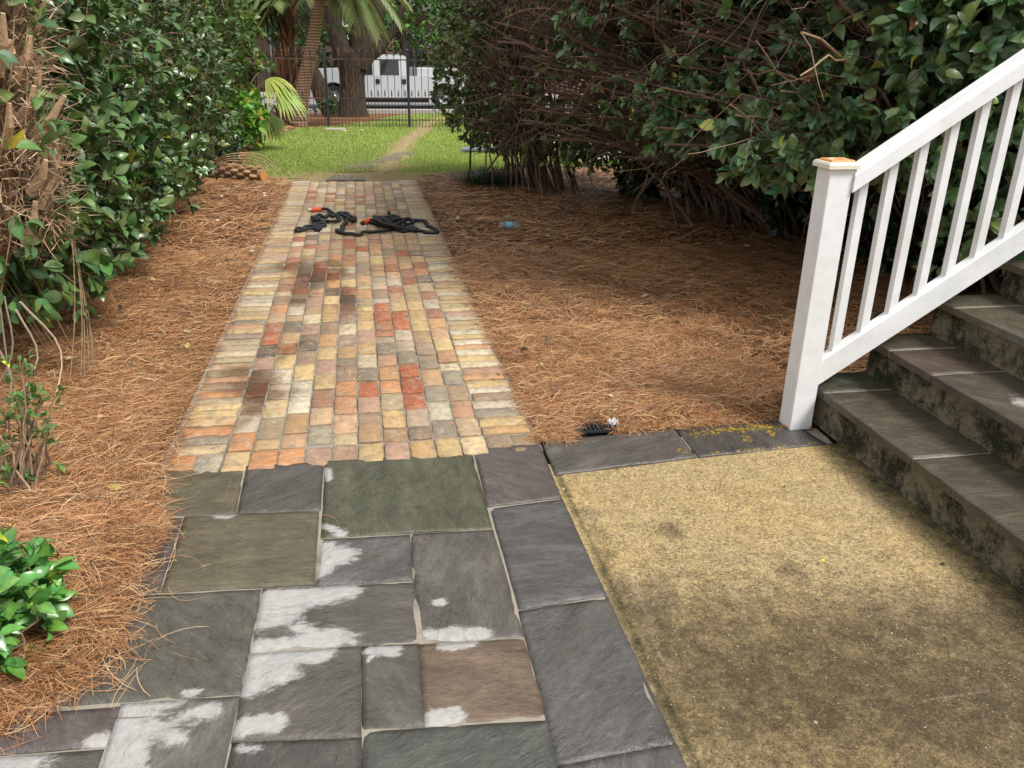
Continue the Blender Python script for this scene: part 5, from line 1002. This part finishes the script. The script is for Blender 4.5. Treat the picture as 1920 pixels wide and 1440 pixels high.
# dark palm trunk further left
dk = empty('dark_palm', (-2.6, 21.5, -.14), 'dark palm in deep shade at the far left behind the fence', 'palm')
b = MB(); b.tube([(-2.6, 21.5, -.15), (-2.5, 21.5, 1.5), (-2.4, 21.5, 3.4)], [.26, .24, .22], 12, (.05, .035, .025)); b.build('trunk', M_bark, dk, smooth=True)
for k in range(12):
    a = k*2*math.pi/12; b = MB(); fan_leaf(b, (-2.4+.5*math.cos(a), 21.3+.4*math.sin(a), 2.9), (math.cos(a), math.sin(a)-.2, -.6), (0, -.6, .8), 1.2, 18, 2.4, .5, (.03, .05, .022), .03); b.build('frond', M_leafsoft, dk)
# oak with forked trunk
ok_ = empty('oak_tree', (-.1, 26.3, -.35), 'big oak with dark furrowed trunk forking low, standing in straw in front of the truck', 'tree')
t = NT('oak_bark', .9, .15); f = t.noise(9, 8, .75, stretch=(2.2, 2.2, .5)); t.col(t.mix(t.ramp(f, [(.35, 0.), (.7, 1.)]), (.022, .017, .012), (.105, .082, .060))); t.bump(f, 1., .06); M_oak = t.m
b = MB(); OY = 26.3
def apt(x, y): q = AY(x, y, OY); return (q[0], q[1], q[2])
b.tube([(*apt(661, 214)[:2], -.45), apt(661, 200), apt(661, 170), apt(660, 140), apt(662, 118), apt(663, 100)], [.50, .42, .37, .37, .42, .40], 16)
b.tube([apt(655, 120), apt(640, 95), apt(630, 60), apt(622, 30), apt(616, 0), apt(608, -60), apt(590, -150)], [.36, .31, .25, .22, .22, .2, .16], 12)
b.tube([apt(668, 122), apt(682, 92), apt(690, 60), apt(700, 30), apt(714, 0), apt(725, -60), apt(745, -150)], [.40, .38, .34, .28, .24, .2, .16], 12)
b.tube([apt(675, 100), apt(672, 60), apt(670, 20), apt(665, -30), apt(660, -120)], [.30, .28, .24, .2, .14], 12)
b.tube([apt(682, 108), apt(712, 92), apt(735, 60), apt(770, -20)], [.25, .17, .12, .08], 10)
b.tube([(*apt(628, 214)[:2], -.5), apt(612, 190), apt(600, 168), apt(588, 140), apt(560, 90)], [.26, .30, .26, .22, .18], 12)
b.build('trunk', M_oak, ok_, smooth=True)
Pd = np.concatenate([shell_points(500, (x, y, z), r, .8, seed=s_) for x, y, z, r, s_ in ((-2.5, 26, 7, (3, 3, 2.), 5), (1.5, 26.5, 7.5, (3.2, 3, 2.), 6), (-.5, 25, 8.5, (3.5, 3, 2), 7))])
M, O, idx, ax = whorls(Pd, 6, .22); inst('crown', LEAF, LF, M, O, leafcols(len(O), (.05, .10, .03), .4, 0), M_leafsoft, ok_)
small_plant('low_plant', (-.75, 22.2, -.17), 'small dark plant at the foot of the leaning palm behind the fence', (-.75, 22.2, .12), (.28, .25, .28), 60, 6, .11, (.04, .10, .03), 8, M_leafsoft, 0, seed=91)

# background trees: tapered trunk with limbs and leaf clumps
def tree(x, y, z0, h, r, label, col, seed, n=520, ls=.28, low=.3):
    rt5 = empty('background_tree', (x, y, z0), label, 'tree', 'trees beyond the street'); b_ = MB(); b_.tube([(x, y, z0-.1), (x+.1, y, z0+h*.3), (x-.1, y+.1, z0+h*.6), (x, y, z0+h*.9)], [.26, .2, .13, .05], 10, (.07, .055, .04))
    lob = []
    for k in range(9):
        a = k*2.4+seed; zz = z0+h*(low+.65*(k+.5)/9); rr = r*.55*(1-.3*k/9); e = (x+rr*math.cos(a), y+rr*math.sin(a), zz); lob.append((e, r*.5*rng.uniform(.8, 1.2))); b_.tube(bez((x, y, z0+h*(.15+.06*k)), (x+(e[0]-x)*.6, y+(e[1]-y)*.6, zz-.5), e, 5), np.linspace(.09, .03, 6), 6, (.07, .055, .04))
    b_.build('trunk', M_bark, rt5, smooth=True); P = np.concatenate([shell_points(n//9, e, (q, q, q*.7), q*.4, seed=seed+i, amp=.3) for i, (e, q) in enumerate(lob)]); M, O, idx, ax = whorls(P, 8, ls)
    inst('crown', LEAF, LF, M, O, leafcols(len(O), col, .45, 0), M_leafsoft, rt5)
tree(2.2, 41.5, -.5, 6.5, 2.6, 'bright green bushy tree above the white truck, nearest to the street', (.085, .19, .045), 1, 1100, .20, .22)
tree(-2.0, 43, -.5, 7.5, 3.0, 'green tree behind the forked oak', (.07, .15, .04), 2, 900, .22, .15)
tree(5.6, 42.5, -.5, 6.5, 2.8, 'dark green tree right of the truck tailgate', (.05, .12, .035), 3, 900, .22, .22)
tree(-6.0, 41, -.5, 8, 3.2, 'tall green tree at the left behind the dark palm', (.06, .12, .035), 4, 700, .26)
tree(10, 44, -.5, 8, 3.4, 'tall tree behind the right row of shrubs beyond the street', (.05, .11, .035), 5, 700, .26)
tree(0.6, 56, -.5, 11, 4.6, 'tall pale green tree far behind the brick house', (.085, .16, .06), 6, 900, .36)
tree(9.5, 58, -.5, 12, 5.0, 'tall hazy tree far off at the right', (.07, .14, .05), 7, 700, .36)
tree(-9, 57, -.5, 12, 5.0, 'tall hazy tree far off at the left', (.07, .14, .05), 8, 700, .36)

# houses beyond the street
t = NT('brick_wall', .8, .2); br_ = t.new('ShaderNodeTexBrick'); br_.inputs['Scale'].default_value = 1.; br_.inputs['Brick Width'].default_value = .22; br_.inputs['Row Height'].default_value = .075; br_.inputs['Mortar Size'].default_value = .010
mp = t.new('ShaderNodeMapping'); mp.inputs['Rotation'].default_value = (math.radians(90), 0, 0); t.l(t.co(), mp.inputs[0]); t.l(mp.outputs[0], br_.inputs['Vector'])
br_.inputs['Color1'].default_value = (.26, .09, .055, 1); br_.inputs['Color2'].default_value = (.36, .15, .09, 1); br_.inputs['Mortar'].default_value = (.48, .42, .36, 1); t.col(br_.outputs['Color']); M_bwall = t.m
def house(name, x0, x1, y0, y1, h, mat, label, roofc, wins):
    hh = empty(name, ((x0+x1)/2, y0, -.5), label, 'house'); b_ = MB(); b_.box((x0, y0, -.5), (x1, y1, h)); b_.build('wall', mat, hh)
    b_ = MB(); xm = (y0+y1)/2; v = [(x0-.5, y0-.5, h+.002), (x1+.5, y0-.5, h+.002), (x1+.5, y1+.5, h+.002), (x0-.5, y1+.5, h+.002), (x0-.5, xm, h+1.9), (x1+.5, xm, h+1.9)]; b_.add(v, [(0, 1, 5, 4), (2, 3, 4, 5), (0, 4, 3), (1, 2, 5), (3, 2, 1, 0)]); b_.build('roof', simple('roof_shingle', roofc, .9, .1, 6, .3), hh)
    for wx, wz in wins:
        b_ = MB(); b_.box((wx-.55, y0-.05, wz), (wx+.55, y0+.02, wz+1.5)); fr = b_.build('window', simple('window_frame', (.7, .7, .68), .5), hh); b_ = MB(); b_.box((wx-.47, y0-.07, wz+.08), (wx+.47, y0-.052, wz+1.42)); b_.build('pane', simple('window_glass', (.05, .06, .07), .1, .5), fr)
house('brick_house', 1.2, 14, 46, 54, 3.2, M_bwall, 'red brick house across the street behind the truck bed', (.08, .075, .07), [(3.2, .6), (6.2, .6), (9.4, .6)])
house('beige_house', -9, -.6, 45, 52, 3.4, simple('beige_render', (.24, .175, .14), .85, .15, 3, .1), 'plain brownish house across the street left of the oak', (.07, .065, .06), [(-6.5, .6), (-3.5, .6)])
M_sid = NT('white_siding', .6, .25); wv = M_sid.new('ShaderNodeTexWave', bands_direction='Z', wave_profile='SAW'); wv.inputs['Scale'].default_value = 1.3; M_sid.l(M_sid.co(), wv.inputs[0]); M_sid.col(M_sid.mix(wv.outputs['Fac'], (.62, .63, .66), (.68, .69, .72))); M_sid.bump(wv.outputs['Fac'], .6, .03)
wh = empty('neighbour_house', (6.9, 6, 0), 'pale sided house wall glimpsed through the leaves behind the stair railing', 'house')
b = MB(); b.box((6.6, 1.2, -.05), (12, 11.5, 4.2)); b.build('wall', M_sid.m, wh)
b = MB(); b.add([(6.3, .9, 4.21), (12.3, .9, 4.21), (12.3, 11.8, 4.21), (6.3, 11.8, 4.21), (9.3, .9, 6.2), (9.3, 11.8, 6.2)], [(0, 4, 5, 3), (1, 2, 5, 4), (0, 1, 4), (3, 5, 2), (3, 2, 1, 0)]); b.build('roof', simple('grey_shingle', (.10, .10, .10), .9, .1, 6, .3), wh)

# ------------------------------------------------------------------ white pickup truck (facing left)
TX, TYn, TZ = -.79, 31.5, -.545      # front wheel x, near side y, ground z
tk = empty('pickup_truck', (TX+1.9, TYn+1, TZ), 'white crew cab pickup truck with ladder rack parked on the street behind the fence', 'truck')
M_tw = simple('white_car_paint', (.52, .55, .58), .22, .5, 3, .04); M_tire = simple('tyre_rubber', (.018, .018, .018), .8, .2); M_rim = simple('steel_rim', (.45, .46, .48), .35, .5, 10, .1, .8); M_gl = simple('dark_glass', (.025, .03, .035), .06, .6, 3, .2); M_bk = simple('black_trim', (.018, .018, .02), .5, .3)
def side(b_, poly, y0, y1, mi=0, taper=0.):
    n = len(poly); v = [(TX+x, y0+(taper*(z-1.1) if z > 1.1 else 0), TZ+z) for x, z in poly]+[(TX+x, y1-(taper*(z-1.1) if z > 1.1 else 0), TZ+z) for x, z in poly]
    f = [(i, (i+1) % n, n+(i+1) % n, n+i) for i in range(n)]+[tuple(reversed(range(n))), tuple(range(n, 2*n))]; b_.add(v, [q[::-1] for q in f], (1, 1, 1), mi)
WB = 3.95
def arch(cx, r=.49, n=9): return [(cx+r*math.cos(math.pi*i/n), .42+r*math.sin(math.pi*i/n)) for i in range(n+1)]
fa = [(p[0], p[1]) for p in arch(0)][::-1]; ra = [(p[0], p[1]) for p in arch(WB)][::-1]
poly = [(-.95, .42), (-.95, 1.05), (-.90, 1.22), (-.6, 1.30), (.30, 1.36), (.42, 1.36), (.85, 1.74), (1.05, 1.81), (2.50, 1.81), (2.62, 1.74), (2.66, 1.13), (4.95, 1.13), (5.02, .55), (4.5, .42)]+ra[::-1]+[(3.4, .36), (.5, .36)]+fa[::-1]
# hull in two pieces so that faces stay simple: lower body and cab
low = [(-.95, .42), (-.95, 1.05), (-.90, 1.22), (-.6, 1.30), (.30, 1.34), (.42, 1.13), (2.66, 1.13), (5.0, 1.13), (5.02, .48), (4.46, .42)]+ra[::-1][1:-1]+[(3.46, .40), (.49, .40)]+fa[::-1][1:-1]+[(-.49, .42)]
b = MB(); n = len(low)
b.v = []; side(b, low, TYn, TYn+1.95); body = b.build('body', M_tw, tk)
b = MB(); side(b, [(.28, 1.132), (.30, 1.345), (.95, 1.76), (1.10, 1.82), (2.48, 1.82), (2.60, 1.76), (2.655, 1.132)], TYn+.01, TYn+1.94, taper=.12); cab = b.build('cab', M_tw, tk)
def pane(x0, x1, z0, z1, sl=0., nm='window', par=cab):
    y = TYn-.004; b_ = MB(); yy = lambda z: y+.12*max(0, z-1.1)+.006; v = [(TX+x0, yy(z0), TZ+z0), (TX+x1, yy(z0), TZ+z0), (TX+x1, yy(z1), TZ+z1), (TX+x0+sl, yy(z1), TZ+z1)]; v += [(a_, c_+.01, d_) for a_, c_, d_ in v]
    b_.add(v, [(0, 1, 2, 3), (4, 7, 6, 5), (0, 4, 5, 1), (1, 5, 6, 2), (2, 6, 7, 3), (3, 7, 4, 0)]); b_.build(nm, M_gl, par)
pane(.62, 1.40, 1.15, 1.66, .42); pane(1.66, 2.33, 1.15, 1.68)
b = MB()
for x in (1.50, 2.43): b.box((TX+x, TYn-.022, TZ+.86), (TX+x+.14, TYn-.002, TZ+1.02)); 
b.build('door_handles', M_bk, body)
b = MB()
for x in (.45, 1.52, 2.47): b.box((TX+x, TYn-.0035, TZ+.44), (TX+x+.008, TYn+.0, TZ+1.12))
b.box((TX+2.672, TYn-.004, TZ+.42), (TX+2.69, TYn, TZ+1.12)); b.build('door_seams', M_bk, body)
b = MB(); b.box((TX+.5, TYn-.20, TZ+1.16), (TX+.62, TYn-.01, TZ+1.42), (1, 1, 1), .02); b.build('wing_mirror', M_bk, cab)
b = MB(); b.box((TX-1.05, TYn+.03, TZ+.42), (TX-.955, TYn+1.92, TZ+.66)); b.box((TX+5.03, TYn+.03, TZ+.42), (TX+5.18, TYn+1.92, TZ+.62)); b.build('bumpers', M_rim, tk)
b = MB(); b.box((TX-.965, TYn+.05, TZ+.80), (TX-.945, TYn+.42, TZ+1.02)); b.build('headlight', simple('lamp_lens', (.7, .72, .75), .1, .6), tk)
for cx in (0, WB):
    for yy in (TYn+.02, TYn+1.65):
        b = MB(); b.lathe([(.22, .27), (.34, .28), (.395, .24), (.40, .14), (.395, .03), (.34, 0), (.22, .01)], (TX+cx, yy, TZ+.40), 'y', 28); wl_ = b.build('tyre', M_tire, tk, smooth=True); b = MB(); b.lathe([(.0, .05), (.07, .03), (.08, .07), (.16, .09), (.20, .03), (.235, .02), (.235, .26)], (TX+cx, yy, TZ+.40), 'y', 24); b.build('rim', M_rim, wl_, smooth=True)
b = MB(); b.box((TX+.5, TYn+.25, TZ+.22), (TX+3.4, TYn+1.7, TZ+.40)); b.build('underbody', M_bk, tk)
b = MB()
for x in (2.82, 2.92, 4.85):
    for yy in (TYn+.12, TYn+1.80): b.box((TX+x, yy, TZ+1.134), (TX+x+.05, yy+.05, TZ+1.92))
for yy in (TYn+.11, TYn+1.79): b.box((TX+1.3, yy, TZ+1.921), (TX+4.95, yy+.07, TZ+1.985))
for x in (1.4, 2.84, 4.86): b.box((TX+x, TYn+.18, TZ+1.93), (TX+x+.05, TYn+1.79, TZ+1.97))
for x in (1.42,): b.box((TX+x, TYn+.12, TZ+1.822), (TX+x+.05, TYn+.17, TZ+1.92))
b.build('ladder_rack', M_bk, tk)
for k in range(2): b = MB(); b.box((TX+1.10+.42*k, TYn+.25, TZ+1.825), (TX+1.38+.42*k, TYn+.50, TZ+1.95), (1, 1, 1), .05); b.build('roof_pad', simple('tan_pad', (.50, .27, .13), .7), cab)
b = MB(); b.box((TX+2.80, TYn+.25, TZ+1.132), (TX+4.45, TYn+1.6, TZ+1.40), (1, 1, 1), .03); b.build('tool_box', M_tw, tk)
b = MB(); b.box((TX+3.55, TYn+.35, TZ+1.402), (TX+4.05, TYn+.8, TZ+1.60), (1, 1, 1), .04); b.build('black_case', M_bk, tk)
b = MB(); b.box((TX+2.95, TYn+.3, TZ+1.41), (TX+3.03, TYn+.38, TZ+2.35)); b.tube([(TX+2.99, TYn+.34, TZ+2.30), (TX+2.6, TYn+.34, TZ+2.75)], .03, 6); b.build('rack_post', M_bk, tk)
